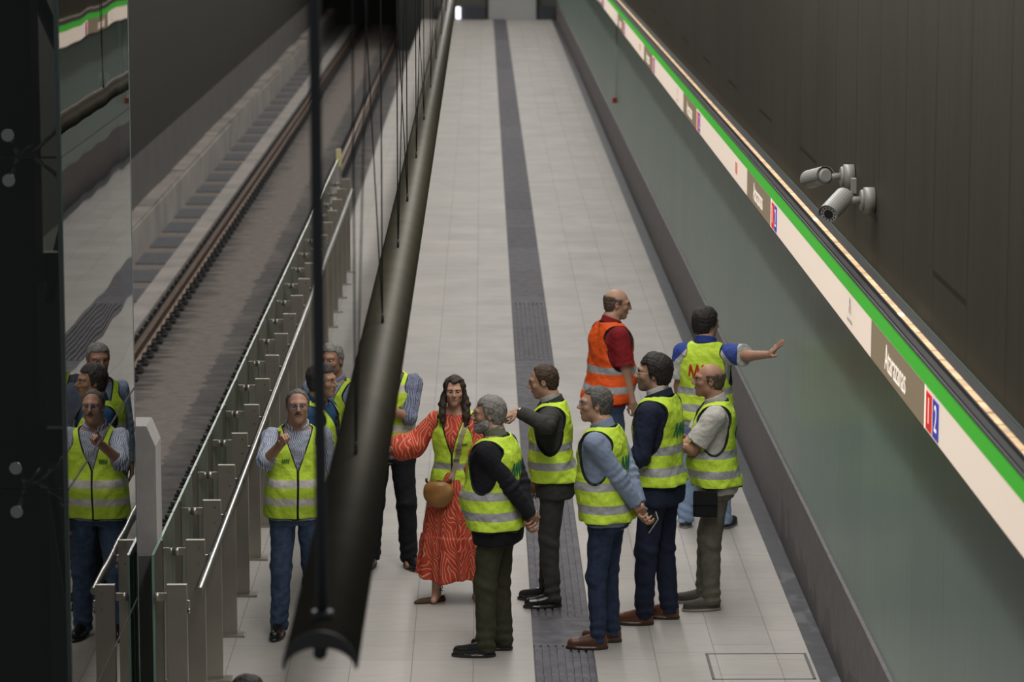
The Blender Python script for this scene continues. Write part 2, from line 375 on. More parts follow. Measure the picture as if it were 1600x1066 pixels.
# ------------------------------------------------------------------ glass lift shaft
sh = empty('glass_lift_shaft', (-1.96, 14.85, 0)); tag(sh, 'tall frameless glass lift shaft with mirror-like side panes at the left', 'lift shaft')
M_PANE = glass_mat('reflective shaft glass', (.60, .66, .62), .006, 1.6, bump=.0012)
M_FRONT = glass_mat('shaft front glass', (.72, .75, .73), .01, 1.45)
zj = [.02, 1.16, 2.362, 3.935, 5.5, 7.0]
for a, b in zip(zj[:-1], zj[1:]):
    o = BX('side_pane', (-.012, 0, .012, 2.90, a+.006, b-.006), M_PANE, sh)
    o = BX('front_pane', (-1.6, -.02, 0, .012, a+.006, b-.006), M_FRONT, sh)
BX('corner_edge', (-.022, -.001, -.004, .010, .02, 7), new_mat('dark glass corner', (.05, .07, .065), .25), sh)
BX('corner_edge', (-.016, .002, 2.902, 2.912, .02, 7), new_mat('pale glass edge', (.2, .26, .23), .25), sh)
for z in zj[1:-1]:
    bm = bmesh.new(); box(bm, -.014, .002, .0, 2.90, z-.005, z+.005); box(bm, -1.6, 0, -.003, .012, z-.005, z+.005); obj('glass_joint', bm, M_BLACK, sh)
BX('steel_column', (-.75, -.18, .35, .62, 0, 7), M_DARK, sh)
BX('back_wall', (-1.9, -.16, 3.0, 3.08, 0, 2.95), new_mat('shaft back panel', (.05, .055, .055), .6), sh)
BX('cross_beam', (-1.8, -.05, 1.5, 1.6, 2.2, 2.38), M_DARK, sh)
BX('cross_beam', (-1.8, -.05, 1.5, 1.6, 3.15, 3.3), M_DARK, sh)
def brace(a, b, r=.035):
    bm = bmesh.new(); cyl(bm, a, b, r, seg=10); obj('diagonal_brace', bm, M_DARK, sh)
brace((-.28, 1.0, 4.75), (-.05, 2.7, 3.55)); brace((-.03, 2.0, 4.2), (-.33, 1.8, 3.0)); brace((-.2, .8, 2.3), (-.03, 1.0, .7), .02)
def spider(x, z, parent):
    o = bmesh.new()
    for dz in (-.105, .105):
        cyl(o, (x, -.012, z+dz), (x, .0, z+dz), .03, seg=24); cyl(o, (x, .012, z+dz), (x, .05, z+dz), .014)
        tube(o, [(x, .05, z+dz), (x+.02, .09, z+dz*.4), (x+.03, .10, z)], .011)
        tube(o, [(x+.06, .35, z+dz*.3), (x+.03, .10, z)], .010)
        cyl(o, (x+.20, .2, z+dz), (x+.20, .215, z+dz), .022, seg=20); tube(o, [(x+.20, .2, z+dz), (x+.08, .16, z), (x+.03, .10, z)], .009)
    return obj('spider_fitting', o, M_CHROME, parent)
for z in zj[1:-1]: spider(-.245, z, sh)
BX('vertical_tube_light', (-.13, -.115, .9, .915, .2, 1.35), new_mat('greenish glass strip', (.45, .5, .42), .3), sh)

# ------------------------------------------------------------------ sign band on the right wall
SX = 2.2
M_SWHITE = new_mat('backlit cream panel', (.75, .68, .6), .5, emit=(1, .80, .64), estr=.50)
M_SGREEN = new_mat('backlit green stripe', (.05, .42, .04), .5, emit=(.07, .55, .035), estr=.42)
M_SBROWN = new_mat('backlit brown name panel', (.25, .20, .14), .5, emit=(.30, .225, .135), estr=.40)
M_SRED = new_mat('backlit red', (.6, .02, .02), .5, emit=(.75, .02, .02), estr=.5)
M_SBLUE = new_mat('backlit blue', (.03, .04, .35), .5, emit=(.05, .06, .42), estr=.5)
M_SLET = new_mat('backlit white lettering', (.9, .85, .78), .5, emit=(1, .88, .76), estr=.8)
M_SBLK = new_mat('black print', (.02, .02, .02), .5)
sg = empty('station_sign_band', (SX, 10, 0)); tag(sg, 'long backlit station sign band with green stripe and name panels along the right wall', 'sign')
BX('sign_housing', (.006, .15, 1.5, 92, 2.50, 2.83), M_BLACK, sg)
BX('white_panel', (0, .006, 1.5, 92, 2.50, 2.722), M_SWHITE, sg)
BX('green_stripe', (-.002, .006, 1.5, 92, 2.722, 2.82), M_SGREEN, sg)
BX('bottom_edge', (-.003, .15, 1.5, 92, 2.492, 2.50), new_mat('steel edge', (.10, .09, .08), .4, .5), sg)
BX('top_edge', (-.006, .02, 1.5, 92, 2.82, 2.836), new_mat('grey top edge', (.12, .12, .13), .5), sg)
bm = bmesh.new(); y = 2.67
while y < 90: box(bm, -.003, .002, y, y+.008, 2.722, 2.82); y += 4.3
obj('stripe_joint', bm, new_mat('pale joint', (.35, .5, .3), .5), sg)
TM = lambda y, z: Matrix.Translation((-.0046, y, z)) @ Euler((math.pi/2, 0, -math.pi/2)).to_matrix().to_4x4()
k = 0
for Y in (17.9, 26.5, 35.05, 43.7, 52.35, 61.0, 69.6, 78.3, 87):
    y = Y - 10
    BX('name_panel', (-.003, .004, y-2.2, y, 2.502, 2.722), M_SBROWN, sg)
    text('Atarazanas', M_SLET, .205, TM(y-1.07, 2.605), sg, 'name_lettering', sx=.96)
    r = BX('line_badge', (-.004, .004, y-2.46, y-2.27, 2.512, 2.700), M_SRED, sg); text('1', M_SLET, .19, TM(y-2.365, 2.605), r, 'line_number')
    r = BX('line_badge', (-.004, .004, y-2.70, y-2.51, 2.512, 2.700), M_SBLUE, sg); text('2', M_SLET, .19, TM(y-2.605, 2.605), r, 'line_number')
    BX('panel_joint', (-.003, .004, y-2.225, y-2.215, 2.502, 2.722), M_SLET, sg)
    if k % 2 == 0:                               # angular A mark above a line of small print
        bm = bmesh.new(); c = y + 1.05
        for a, b in (((.045, 2.60), (.005, 2.70)), ((-.045, 2.60), (.005, 2.70))):
            v = [bm.verts.new((-.005, c+a[0]+s*.009, a[1])) for s in (-1, 1)] + [bm.verts.new((-.005, c+b[0]+s*.009, b[1])) for s in (1, -1)]; bm.faces.new(v)
        v = [bm.verts.new((-.005, c+p, q)) for p, q in ((-.03, 2.625), (-.012, 2.655), (-.005, 2.635))]; bm.faces.new(v)
        obj('emblem', bm, M_SBLK, sg); text('Junta de Andalucía', M_SBLK, .036, TM(c, 2.56), sg, 'small_print')
    else:
        bm = bmesh.new(); box(bm, -.004, .004, y+1.05, y+1.25, 2.57, 2.67); obj('emblem', bm, new_mat('faded red print', (.6, .2, .16), .5, emit=(.8, .3, .22), estr=.4), sg)
    k += 1
# lit cable tray on top of the sign
tr = empty('lit_tray', (2.245, 10, 2.852)); tag(tr, 'narrow warm lit tray of short segments on top of the sign band', 'light tray')
M_TRAY = new_mat('warm lit tray segment', (.6, .45, .28), .4, emit=(1, .62, .32), estr=.42, noise=.3, nscale=9)
gt = G(M_TRAY); gt.xyz(); gt.link(gt.noise(4, 4, a=.15, b=.75), gt.b.inputs['Emission Strength'])
bm = bmesh.new(); y = 2.0
while y < 92:
    box(bm, -.005, .04, y, y+.275, -.004, .006); y += .30
tag(obj('tray_segments', bm, M_TRAY, tr), kind='stuff')
BX('tray_base', (-.045, .10, 1.5, 92, -.012, -.004), M_BLACK, tr)
bm = bmesh.new(); box(bm, -.012, -.004, 1.5, 92, -.01, .018); obj('tray_lip', bm, M_BLACK, tr)
bm = bmesh.new()
for yy in (17.1, 21.6): box(bm, -.0, .03, yy-10, yy-9.94, .006, .012)
obj('bright_spot', bm, new_mat('bright lamp spot', (1, .8, .5), .4, emit=(1, .75, .45), estr=4), tr)
# small wall fittings
o = tag(BX('call_point', (2.27, 2.35, 56.0, 56.2, .96, 1.06), new_mat('dark red', (.25, .02, .02), .4), bev=.01), 'small dark red call point box on the green wall', 'call point')
o = tag(BX('conduit', (2.325, 2.35, 56.05, 56.10, 1.06, 2.49), new_mat('pale conduit', (.28, .31, .29), .5)), 'thin pale conduit rising from the red call point to the sign band', 'conduit')
o = tag(BX('red_notice', (2.335, 2.35, 13.0, 13.98, 1.25, 1.64), new_mat('maroon', (.16, .04, .05), .5), bev=.002), 'maroon notice on the green wall cut off by the right edge', 'notice')

# ------------------------------------------------------------------ security cameras
M_CAMW = new_mat('grey white camera shell', (.24, .24, .22), .45)
def seccam(Y, z, yaw, pitch, label, box_too=False):
    o = empty('security_camera', (2.35, Y, z)); tag(o, label, 'camera', 'security cameras on the upper right wall')
    bm = bmesh.new(); cyl(bm, (-.005, 0, 0), (-.07, 0, 0), .078, seg=28); cyl(bm, (-.07, 0, 0), (-.09, 0, 0), .066, .060, seg=28); obj('mounting_base', bm, M_CAMW, o)
    bm = bmesh.new(); cyl(bm, (-.09, 0, 0), (-.165, 0, 0), .022, seg=14)
    t = bmesh.new(); bmesh.ops.create_uvsphere(t, u_segments=14, v_segments=10, radius=.032); merge(bm, t, Matrix.Translation((-.185, 0, 0))); obj('swivel_arm', bm, M_CAMW, o, True)
    M = Matrix.Translation((-.2, 0, -.0)) @ Euler((0, 0, yaw)).to_matrix().to_4x4() @ Euler((pitch, 0, 0)).to_matrix().to_4x4()
    b = bmesh.new(); cyl(b, (0, .03, 0), (0, -.19, 0), .055, seg=28); cyl(b, (0, .05, 0), (0, .03, 0), .035, .055, seg=28)
    body = obj('camera_body', b, M_CAMW, o); body.matrix_basis = M
    b = bmesh.new()                                # curved sun hood over the body
    N = 14
    for (r0, r1) in ((.060, .064),):
        ring = []
        for i in range(N+1):
            a = R(-15) + R(210)*i/N
            ring.append([b.verts.new((r*math.cos(a), yy, r*math.sin(a))) for r in (r0, r1) for yy in (.04, -.205)])
        for i in range(N):
            p, q = ring[i], ring[i+1]
            for (u, v) in ((0, 1), (1, 3), (3, 2), (2, 0)): b.faces.new((p[u], p[v], q[v], q[u]))
    bmesh.ops.recalc_face_normals(b, faces=b.faces); h = obj('sun_hood', b, M_CAMW, o); h.matrix_basis = M
    b = bmesh.new(); cyl(b, (0, -.190, 0), (0, -.194, 0), .050, seg=28); f_ = obj('front_ring', b, new_mat('pale lens ring', (.5, .5, .5), .3), o); f_.matrix_basis = M
    b = bmesh.new(); cyl(b, (0, -.193, 0), (0, -.198, 0), .029, seg=24)
    for i in range(12):
        a = i*math.pi/6; cyl(b, (.04*math.cos(a), -.193, .04*math.sin(a)), (.04*math.cos(a), -.197, .04*math.sin(a)), .005, seg=8)
    l = obj('lens', b, M_BLACK, o); l.matrix_basis = M
    if box_too: BX('cable_box', (-.13, -.10, .1, .16, .03, .12), M_CAMW, o, .004)
    return o
seccam(20.15, 3.305, R(-160), R(12), 'grey security camera on the dark wall with its lens turned away, upper of two')
seccam(19.07, 3.272, R(-31), R(20), 'grey security camera pointing towards the viewer, lower of two, ring of lamps round its lens', True)

# ------------------------------------------------------------------ suspended half-round luminaire
lum = empty('suspended_luminaire', (-.452, 8.6, 3.115), R(.06)); tag(lum, 'long dark half-round luminaire hanging on cables above the platform', 'luminaire')
M_LUM = new_mat('olive brown aluminium', (.042, .037, .022), .5, .35, noise=.15, nscale=4)
prof = []
for i in range(21):
    a = math.pi*i/20; prof.append((.105*math.cos(a), .105*math.sin(a)))
for i in range(21):
    a = math.pi*(1 - i/20); prof.append((.100*math.cos(a), .092*math.sin(a)))
bm = bmesh.new(); prism(bm, prof, 0.006, 88); obj('reflector', bm, M_LUM, lum).data.shade_smooth()
prof2 = []
for i in range(21):
    a = math.pi*i/20; prof2.append((.105*math.cos(a), .105*math.sin(a)))
for i in range(21):
    a = math.pi*(1 - i/20); prof2.append((.096*math.cos(a), .062*math.sin(a)-.004))
bm = bmesh.new(); prism(bm, prof2, 0, 0.006); obj('end_cap', bm, new_mat('mid grey cap', (.075, .075, .075), .6), lum)
bm = bmesh.new(); cyl(bm, (0, 0, .042), (0, 87, .042), .019, seg=14); obj('tube_holder', bm, M_DARK, lum)
bm = bmesh.new(); cyl(bm, (0, .16, .10), (-.01, .16, 2.6), .0165, seg=14); cyl(bm, (0, .16, .10), (0, .16, .125), .03, seg=14); obj('hanger_pole', bm, new_mat('grey pole', (.06, .065, .068), .5), lum)
M_CAB = new_mat('steel cable', (.04, .04, .042), .4, .5)
ya = [11.2, 14.4, 17.2, 19.5, 22.3, 25.5, 29, 33, 37.5, 43]
for i, Y in enumerate(ya):
    dy = Y - 8.6
    bm = bmesh.new(); cyl(bm, (0, dy, .10), (0, dy, 3.4), .0038, seg=6); obj('cable', bm, M_CAB, lum)
    bm = bmesh.new(); cyl(bm, (0, dy+.05, .10), (-.16 if i % 2 else .10, dy+.05, 3.4), .003, seg=6); obj('cable', bm, M_CAB, lum)
    bm = bmesh.new(); cyl(bm, (0, dy, .10), (0, dy, .15), .006, seg=8); cyl(bm, (0, dy+.05, .10), (0, dy+.05, .14), .006, seg=8); obj('cable_grip', bm, M_CAB, lum)

# ================================================================== people
# implicit-surface modelling: every body and garment is one smooth surface
F = np.float32
def _p(a): return np.asarray(a, F)
def rc(P, a, b, ra, rb, sy=1.0):
    a = _p(a); b = _p(b); ba = b - a; h = np.clip(((P - a) @ ba) / max(float(ba @ ba), 1e-9), 0, 1)
    q = P - a - h[:, None]*ba
    return np.sqrt((q*q).sum(1)) - (ra + (rb - ra)*h)
def el(P, c, r):
    q = (P - _p(c)); r = _p(r); k = np.sqrt(((q/r)**2).sum(1)); k2 = np.sqrt(((q/(r*r))**2).sum(1))
    return k*(k - 1)/np.maximum(k2, 1e-6)
def smin(a, b, k):
    h = np.clip(.5 + .5*(b - a)/k, 0, 1); return b + (a - b)*h - k*h*(1 - h)
def smax(a, b, k): return -smin(-a, -b, k)
def wob(P, amp, fr, ph=0.0):
    x, y, z = P[:, 0]*fr + ph, P[:, 1]*fr + 1.7*ph, P[:, 2]*fr
    return amp*(np.sin(x*1.3 + 1.9*np.sin(z*.9 + y)) * np.cos(z*1.1 + 1.3*np.sin(y*1.2 + x*.7)) + .5*np.sin(2.3*z + 1.7*x - 1.1*y))
def polygonize(f, lo, hi, h, name, mats, parent, attrs=None, matfn=None):
    B = 4; lo = np.asarray(lo, float); hi = np.asarray(hi, float); nb = np.ceil((hi - lo)/(B*h)).astype(int)
    gi = np.stack(np.meshgrid(*[np.arange(n) for n in nb], indexing='ij'), -1).reshape(-1, 3)
    ctr = (lo + (gi + .5)*B*h).astype(F)
    d = f(ctr); gi = gi[np.abs(d) < B*h*1.25]
    if not len(gi): return None
    c = np.arange(B+1); off = np.stack(np.meshgrid(c, c, c, indexing='ij'), -1).reshape(-1, 3)
    idx = (gi[:, None, :]*B + off[None]); pts = (lo + idx.reshape(-1, 3)*h).astype(F)
    v = f(pts).reshape(-1, B+1, B+1, B+1)
    K = len(gi); s = v < 0
    corners = [(i, j, k) for i in (0, 1) for j in (0, 1) for k in (0, 1)]
    cs = np.stack([s[:, i:i+B, j:j+B, k:k+B] for i, j, k in corners], -1); n = cs.sum(-1); act = (n > 0) & (n < 8)
    ai = np.argwhere(act)
    if not len(ai): return None
    cv = np.stack([v[ai[:, 0], ai[:, 1]+i, ai[:, 2]+j, ai[:, 3]+k] for i, j, k in corners], -1)
    acc = np.zeros((len(ai), 3)); cnt = np.zeros(len(ai))
    for e0 in range(8):
        for ax in range(3):
            a = corners[e0]
            if a[ax]: continue
            b = list(a); b[ax] = 1; e1 = corners.index(tuple(b))
            va, vb = cv[:, e0], cv[:, e1]; m = (va < 0) != (vb < 0); t = np.where(m, va/np.where(m, va - vb, 1), 0)
            p = np.array(a, float)[None] + t[:, None]*(np.array(b, float) - np.array(a, float))[None]
            acc += p*m[:, None]; cnt += m
    cell = gi[ai[:, 0]]*B + ai[:, 1:]
    V = lo + (cell + acc/cnt[:, None])*h
    D = (nb*B + 2).astype(np.int64); key = lambda q: ((q[:, 0] + 1)*D[1] + (q[:, 1] + 1))*D[2]*4 + (q[:, 2] + 1)
    kk = key(cell.astype(np.int64)); order = np.argsort(kk); ks = kk[order]
    quads = []
    for ax in range(3):
        sl = [slice(0, B)]*3; sh_ = [slice(0, B)]*3; sh_[ax] = slice(1, B+1)
        A = s[:, sl[0], sl[1], sl[2]]; Bv = s[:, sh_[0], sh_[1], sh_[2]]
        e = np.argwhere(A != Bv); 
        if not len(e): continue
        inside = A[e[:, 0], e[:, 1], e[:, 2], e[:, 3]]
        base = (gi[e[:, 0]]*B + e[:, 1:]).astype(np.int64)
        u, w_ = [(1, 2), (2, 0), (0, 1)][ax]
        q = []
        for du, dw in ((0, 0), (-1, 0), (-1, -1), (0, -1)):
            t = base.copy(); t[:, u] += du; t[:, w_] += dw; k_ = key(t); pos = np.searchsorted(ks, k_); pos = np.minimum(pos, len(ks)-1)
            q.append(np.where(ks[pos] == k_, order[pos], -1))
        q = np.stack(q, 1); ok = (q >= 0).all(1); q = q[ok]; ins = inside[ok]
        q[~ins] = q[~ins][:, ::-1]; quads.append(q)
    Q = np.concatenate(quads)
    me = bpy.data.meshes.new(name); me.vertices.add(len(V)); me.vertices.foreach_set('co', V.astype(F).ravel())
    me.loops.add(len(Q)*4); me.loops.foreach_set('vertex_index', Q.astype(np.int32).ravel())
    me.polygons.add(len(Q)); me.polygons.foreach_set('loop_start', np.arange(0, len(Q)*4, 4, dtype=np.int32))
    me.update(calc_edges=True); me.validate()
    me.shade_smooth()
    for m in (mats if isinstance(mats, (list, tuple)) else [mats]): me.materials.append(m)
    if attrs:
        for k_, fn in attrs.items():
            a = me.attributes.new(k_, 'FLOAT', 'POINT'); a.data.foreach_set('value', np.asarray(fn(V.astype(F)), F))
    o = bpy.data.objects.new(name, me); C.objects.link(o); o.parent = parent
    return o

# ---- person materials
def m_cloth(name, col, rough=.85, noise=.06, bump=.45, sheen=0):
    m = new_mat(name, col, rough, spec=.25, noise=noise, nscale=25, bump=bump, bscale=22); return m
def m_skin(name, col, fine=.05, stub=None):
    """skin; lips are redder, and cheeks and ears a little ruddier (head frame given by attributes)"""
    m = new_mat(name, col, .5, spec=.35); g = G(m); g.xyz(); b = g.b
    at = g.n('ShaderNodeAttribute', attribute_name='lip'); st = g.n('ShaderNodeAttribute', attribute_name='stub')
    c = g.mix(g.noise(30, 4, a=0, b=.5), (*col,), tuple(x*y for x, y in zip(col, (1.06, .88, .84))))
    c = g.mix(g.math('MULTIPLY', st.outputs['Fac'], 1.0 if stub else 0.0), c, stub or (0, 0, 0))
    c = g.mix(g.math('MULTIPLY', at.outputs['Fac'], .75), c, tuple(x*y for x, y in zip(col, (.82, .45, .42))))
    g.col(c)
    try: b.inputs['Subsurface Weight'].default_value = .0
    except Exception: pass
    return m
def m_hair(name, col, var=.3):
    m = new_mat(name, col, .6, spec=.3); g = G(m); g.xyz()
    n = g.noise(70, 4, a=1-var, b=1+var, scale3=(1, 1, .35))
    sc = g.n('ShaderNodeVectorMath', operation='SCALE'); sc.inputs[0].default_value = col; g.link(n, sc.inputs['Scale']); g.col(sc.outputs[0])
    n2 = g.noise(110, 3, scale3=(1, 1, .3)); g.bump(n2, .5, .006); return m
def m_vest(name, col, bands, wd=.056, zipf=True, band=(.36, .36, .37)):
    m = new_mat(name, col, .65, spec=.3); g = G(m); x, y, z = g.xyz()
    at = g.n('ShaderNodeAttribute', attribute_name='edge').outputs['Fac']
    tz = g.n('ShaderNodeAttribute', attribute_name='tz').outputs['Fac']
    b = None
    for bz in bands:
        q = g.band(tz, bz, bz + wd); b = q if b is None else g.math('MAXIMUM', b, q)
    shade = g.noise(7, 4, a=.93, b=1.05)
    sc = g.n('ShaderNodeVectorMath', operation='SCALE'); sc.inputs[0].default_value = col; g.link(shade, sc.inputs['Scale'])
    c = g.mix(b, sc.outputs[0], band)
    pip = g.math('LESS_THAN', at, .0075)
    zp = g.math('MULTIPLY', g.band(x, -.005, .005), g.math('GREATER_THAN', y, 0))
    if zipf: pip = g.math('MAXIMUM', pip, zp)
    g.col(g.mix(pip, c, (.012, .014, .012)))
    g.link(g.math('MULTIPLY_ADD', b, -.3, .7), g.b.inputs['Roughness'])
    g.bump(g.noise(11, 3), .55, .02)
    return m
YEL = (.58, .80, .06)
def m_dress():
    m = new_mat('red patterned fabric', (.6, .12, .07), .75, spec=.2); g = G(m); x, y, z = g.xyz()
    tri = g.math('PINGPONG', g.math('ADD', x, g.noise(3, 2, a=-.05, b=.05)), .085)
    u = g.math('ADD', g.math('MULTIPLY_ADD', tri, 2.3, g.math('MULTIPLY', z, 1.0)), g.noise(5, 2, a=-.08, b=.08))
    f_ = g.math('PINGPONG', u, .030)
    r = g.n('ShaderNodeMapRange'); g.link(f_, r.inputs[0]); r.inputs[1].default_value = .021; r.inputs[2].default_value = .025
    g.col(g.mix(r.outputs[0], (.50, .055, .028), (.62, .30, .20))); return m
def m_stripes(name, a, b_, per=.012):
    m = new_mat(name, a, .8, spec=.2); g = G(m); x, y, z = g.xyz()
    u = g.math('ADD', x, g.noise(4, 2, a=-.03, b=.03)); f_ = g.math('FRACT', g.math('DIVIDE', u, per)); g.col(g.mix(g.math('LESS_THAN', f_, .35), a, b_)); g.bump(g.noise(14, 3), .5, .02); return m
def m_shoe(name, col, sole=(.02, .018, .016), rough=.35, sh=.022):
    m = new_mat(name, col, rough); g = G(m); x, y, z = g.xyz()
    v = g.n('ShaderNodeVectorMath', operation='SCALE'); v.inputs[0].default_value = col; g.link(g.noise(12, 4, a=.75, b=1.2), v.inputs['Scale'])
    g.col(g.mix(g.math('LESS_THAN', z, sh), v.outputs[0], sole)); return m
M_EYE = new_mat('eyeball', (.55, .53, .50), .25); M_IRIS = new_mat('iris', (.02, .012, .008), .2)
M_FRAME = new_mat('dark spectacle frame', (.02, .02, .022), .35); M_FRAMEC = new_mat('clear spectacle frame', (.5, .48, .45), .3)
M_FRAMEB = new_mat('blue spectacle frame', (.04, .07, .16), .3)
M_LENS = glass_mat('spectacle lens', (.82, .86, .9), .02)

# ---- torso profile (height 1.75): z, half width, half depth, y centre
TM_ = np.array([(.76, .165, .10, -.012), (.82, .172, .112, -.015), (.89, .172, .118, -.016), (.96, .163, .112, -.008), (1.05, .152, .103, .002), (1.15, .155, .108, .006),
                (1.25, .165, .117, .006), (1.33, .172, .118, .0), (1.40, .172, .104, -.006), (1.445, .150, .082, -.012), (1.475, .105, .066, -.014), (1.50, .070, .060, -.014), (1.54, .058, .056, -.01)])
TF_ = np.array([(.76, .160, .10, -.012), (.82, .170, .112, -.018), (.89, .170, .118, -.018), (.96, .150, .104, -.008), (1.05, .128, .092, .0), (1.15, .130, .095, .004),
                (1.25, .145, .122, .016), (1.33, .150, .118, .012), (1.40, .150, .092, -.004), (1.445, .132, .072, -.012), (1.475, .09, .06, -.014), (1.50, .058, .052, -.014), (1.54, .050, .050, -.01)])
def table(T, belly=0, girth=1.0):
    z = np.arange(.70, 1.60, .01); o = [np.interp(z, T[:, 0], T[:, i]) for i in (1, 2, 3)]
    ker = np.array([1, 2, 3, 2, 1.])/9
    o = [np.convolve(np.pad(q, 2, mode='edge'), ker, 'valid') for q in o]
    bl = belly*np.exp(-((z - 1.06)/.12)**2)
    fit = np.clip((1.46 - z)/.10, 0, 1)
    o[0] = o[0]*(1 + (girth - 1)*fit) + bl*.45; o[1] = o[1]*(1 + (girth - 1)*fit) + bl*.55; o[2] = o[2] + bl*.5
    return z, o[0], o[1], o[2]

class Person:
    def __init__(s, label, pos, rz, Hh=1.75, female=False, belly=0.0, girth=1.0, lean=0.0, side=0.0, skin=(.42, .25, .17), stub=None,
                 feet=((-.11, 0, 8), (.11, .0, -8)), drop=0.0, hy=0.0, hp=0.0, rh=None, lh=None, seed=0):
        s.S = Hh/1.75; s.root = empty('person', (pos[0], pos[1], 0), R(rz)); tag(s.root, label, 'person'); s.female = female
        s.tab = table(TF_ if female else TM_, belly, girth); s.lean = lean; s.side = side; s.seed = seed; s.girth = girth
        s.skinm = m_skin('skin', skin, stub=stub); s.drop = drop; s.skin = skin
        sw = .158 if female else .178
        s.sh = [s.bend((sx*sw, -.012, 1.405 - drop)) for sx in (-1, 1)]        # 0 = person's left side is -x
        s.feet = feet
        s.legs = []
        for sx, (fx, fy, fa) in zip((-1, 1), feet):
            hip = np.array((sx*.088, -.005, .90 - drop)); ank = np.array((fx, fy, .085))
            knee = s.ik(hip, ank, .413, .404, (math.sin(R(-fa)), 1, .1)); s.legs.append((hip, knee, ank))
        s.hyaw = R(hy); s.hpit = R(hp)
        s.nb = s.bend((0, -.012, 1.47 - drop)); s.hc = s.bend((0, .036, 1.630 - drop))
        s.HM = (Euler((0, 0, s.hyaw)).to_matrix() @ Euler((s.hpit, 0, 0)).to_matrix())
        s.HMn = np.array(s.HM)
        # arms: (wrist target, elbow hint, hand dir, palm normal, pose)
        s.arms = []
        for i, (sx, a) in enumerate(zip((-1, 1), (lh, rh))):
            d = dict(w=(sx*.24, .04, .80), e=(sx*.3, -.6, -.2), d=(0, .15, -1), n=(-sx, 0, 0), pose='relax')
            if a: d.update(a)
            W = np.array(s.bend((d['w'][0], d['w'][1], d['w'][2] - drop)) if d.get('bend', 1) else d['w']); Lu, Lf = (.285, .25) if not female else (.265, .235)
            el_ = s.ik(s.sh[i], W, Lu, Lf, d['e'])
            v = W - s.sh[i]; 
            if np.linalg.norm(v) > Lu + Lf: W = s.sh[i] + v/np.linalg.norm(v)*(Lu + Lf)*.999
            s.arms.append((np.array(s.sh[i]), el_, W, np.array(d['d'], float), np.array(d['n'], float), d['pose'], sx))
    def bend(s, p):
        t = max(p[2] - (.95 - s.drop), 0); return np.array((p[0] + s.side*t, p[1] + s.lean*t, p[2]))
    def ub(s, P):
        t = np.maximum(P[:, 2] - (.95 - s.drop), 0); Q = P.copy(); Q[:, 0] -= s.side*t; Q[:, 1] -= s.lean*t; Q[:, 2] += s.drop; return Q
    @staticmethod
    def ik(a, b, l1, l2, hint):
        a = np.array(a, float); b = np.array(b, float); v = b - a; D = np.linalg.norm(v); D2 = min(D, (l1 + l2)*.999); u = v/max(D, 1e-6)
        x = (D2*D2 + l1*l1 - l2*l2)/(2*D2); hh = math.sqrt(max(l1*l1 - x*x, 0)); h = np.array(hint, float); h -= u*(h @ u); h /= max(np.linalg.norm(h), 1e-6)
        return a + u*x + h*hh
    # --- implicit pieces, all in 1.75 m space
    def torso(s, P, off=0.0, zlo=.76, zhi=1.56, flare=0.0, offd=None, n=2.35):
        Q = s.ub(P); z, a, b, c = s.tab; zz = Q[:, 2]
        A = np.interp(zz, z, a).astype(F) + off; Bd = np.interp(zz, z, b).astype(F) + (off if offd is None else offd); cc = np.interp(zz, z, c).astype(F)
        if flare: fl = flare*np.clip((1.25 - zz)/.4, 0, 1); A = A + fl; Bd = Bd + fl
        x = np.abs(Q[:, 0]); y = Q[:, 1] - cc; r = ((x/A)**n + (np.abs(y)/Bd)**n)**(1/n)
        rho = np.sqrt(x*x + y*y); d = (rho - rho/np.maximum(r, 1e-4))*.9
        return smax(smax(d, zlo - zz, .02), zz - zhi, .02)
    def head(s, P):
        q = (P - _p(s.hc)) @ s.HMn.astype(F); x = q.copy(); x[:, 0] = np.abs(x[:, 0])
        k = .93 if s.female else 1.0; x = x/k
        d = el(x, (0, -.014, .028), (.077, .096, .088))
        d = smin(d, el(x, (0, .026, -.030), (.057, .066, .082)), .03)
        d = smin(d, el(x, (0, .064, -.092), (.023, .022, .022)), .03)
        d = smin(d, el(x, (.042, .005, -.062), (.022, .030, .026)), .03)
        d = smin(d, rc(x, (.006, .083, .030), (.044, .070, .028), .013, .011), .016)
        d = smin(d, el(x, (.040, .060, -.018), (.022, .020, .018)), .02)
        d = smax(d, -el(x, (.031, .098, .006), (.017, .017, .011)), .014)
        d = smin(d, rc(x, (0, .088, .018), (0, .111, -.020), .0075, .011), .012)
        d = smin(d, el(x, (.010, .098, -.026), (.009, .012, .008)), .007)
        d = smin(d, el(x, (0, .086, -.050), (.025, .012, .0075)), .006)
        d = smin(d, el(x, (0, .085, -.0605), (.020, .012, .007)), .005)
        d = smin(d, el(x, (.076, -.008, -.002), (.007, .017, .030)), .010)
        d = smax(d, -el(x, (.083, -.003, .0), (.006, .008, .014)), .005)
        return d*k
    def headframe(s, P):
        return ((P - _p(s.hc)) @ s.HMn.astype(F))/(.93 if s.female else 1.0)
    def neck(s, P, off=0.0):
        r = (.047 if s.female else .058) + off
        top = s.hc + s.HMn @ np.array((0, -.022, -.055))
        return rc(P, s.nb, top, r + .006, r - .002)
    def fingers(s, arm):
        sh, E, W, d, n, pose, sx = arm; d = d/np.linalg.norm(d); n = n - d*(n @ d); n /= np.linalg.norm(n); t = np.cross(d, n)*(1)     # across the palm
        k = .9 if s.female else 1.0
        # thumb side: keep the thumb on the index finger's side
        out = []; pc = W + d*.05*k
        ts = t if sx < 0 else -t
        th = {'relax': (30, 35, 25), 'point': (62, 75, 50), 'flat': (6, 6, 5), 'fist': (70, 80, 55), 'hold': (38, 45, 30), 'curl': (45, 50, 35)}[pose]
        L = [(.046, .027, .022), (.05, .031, .024), (.046, .029, .023), (.036, .021, .019)]
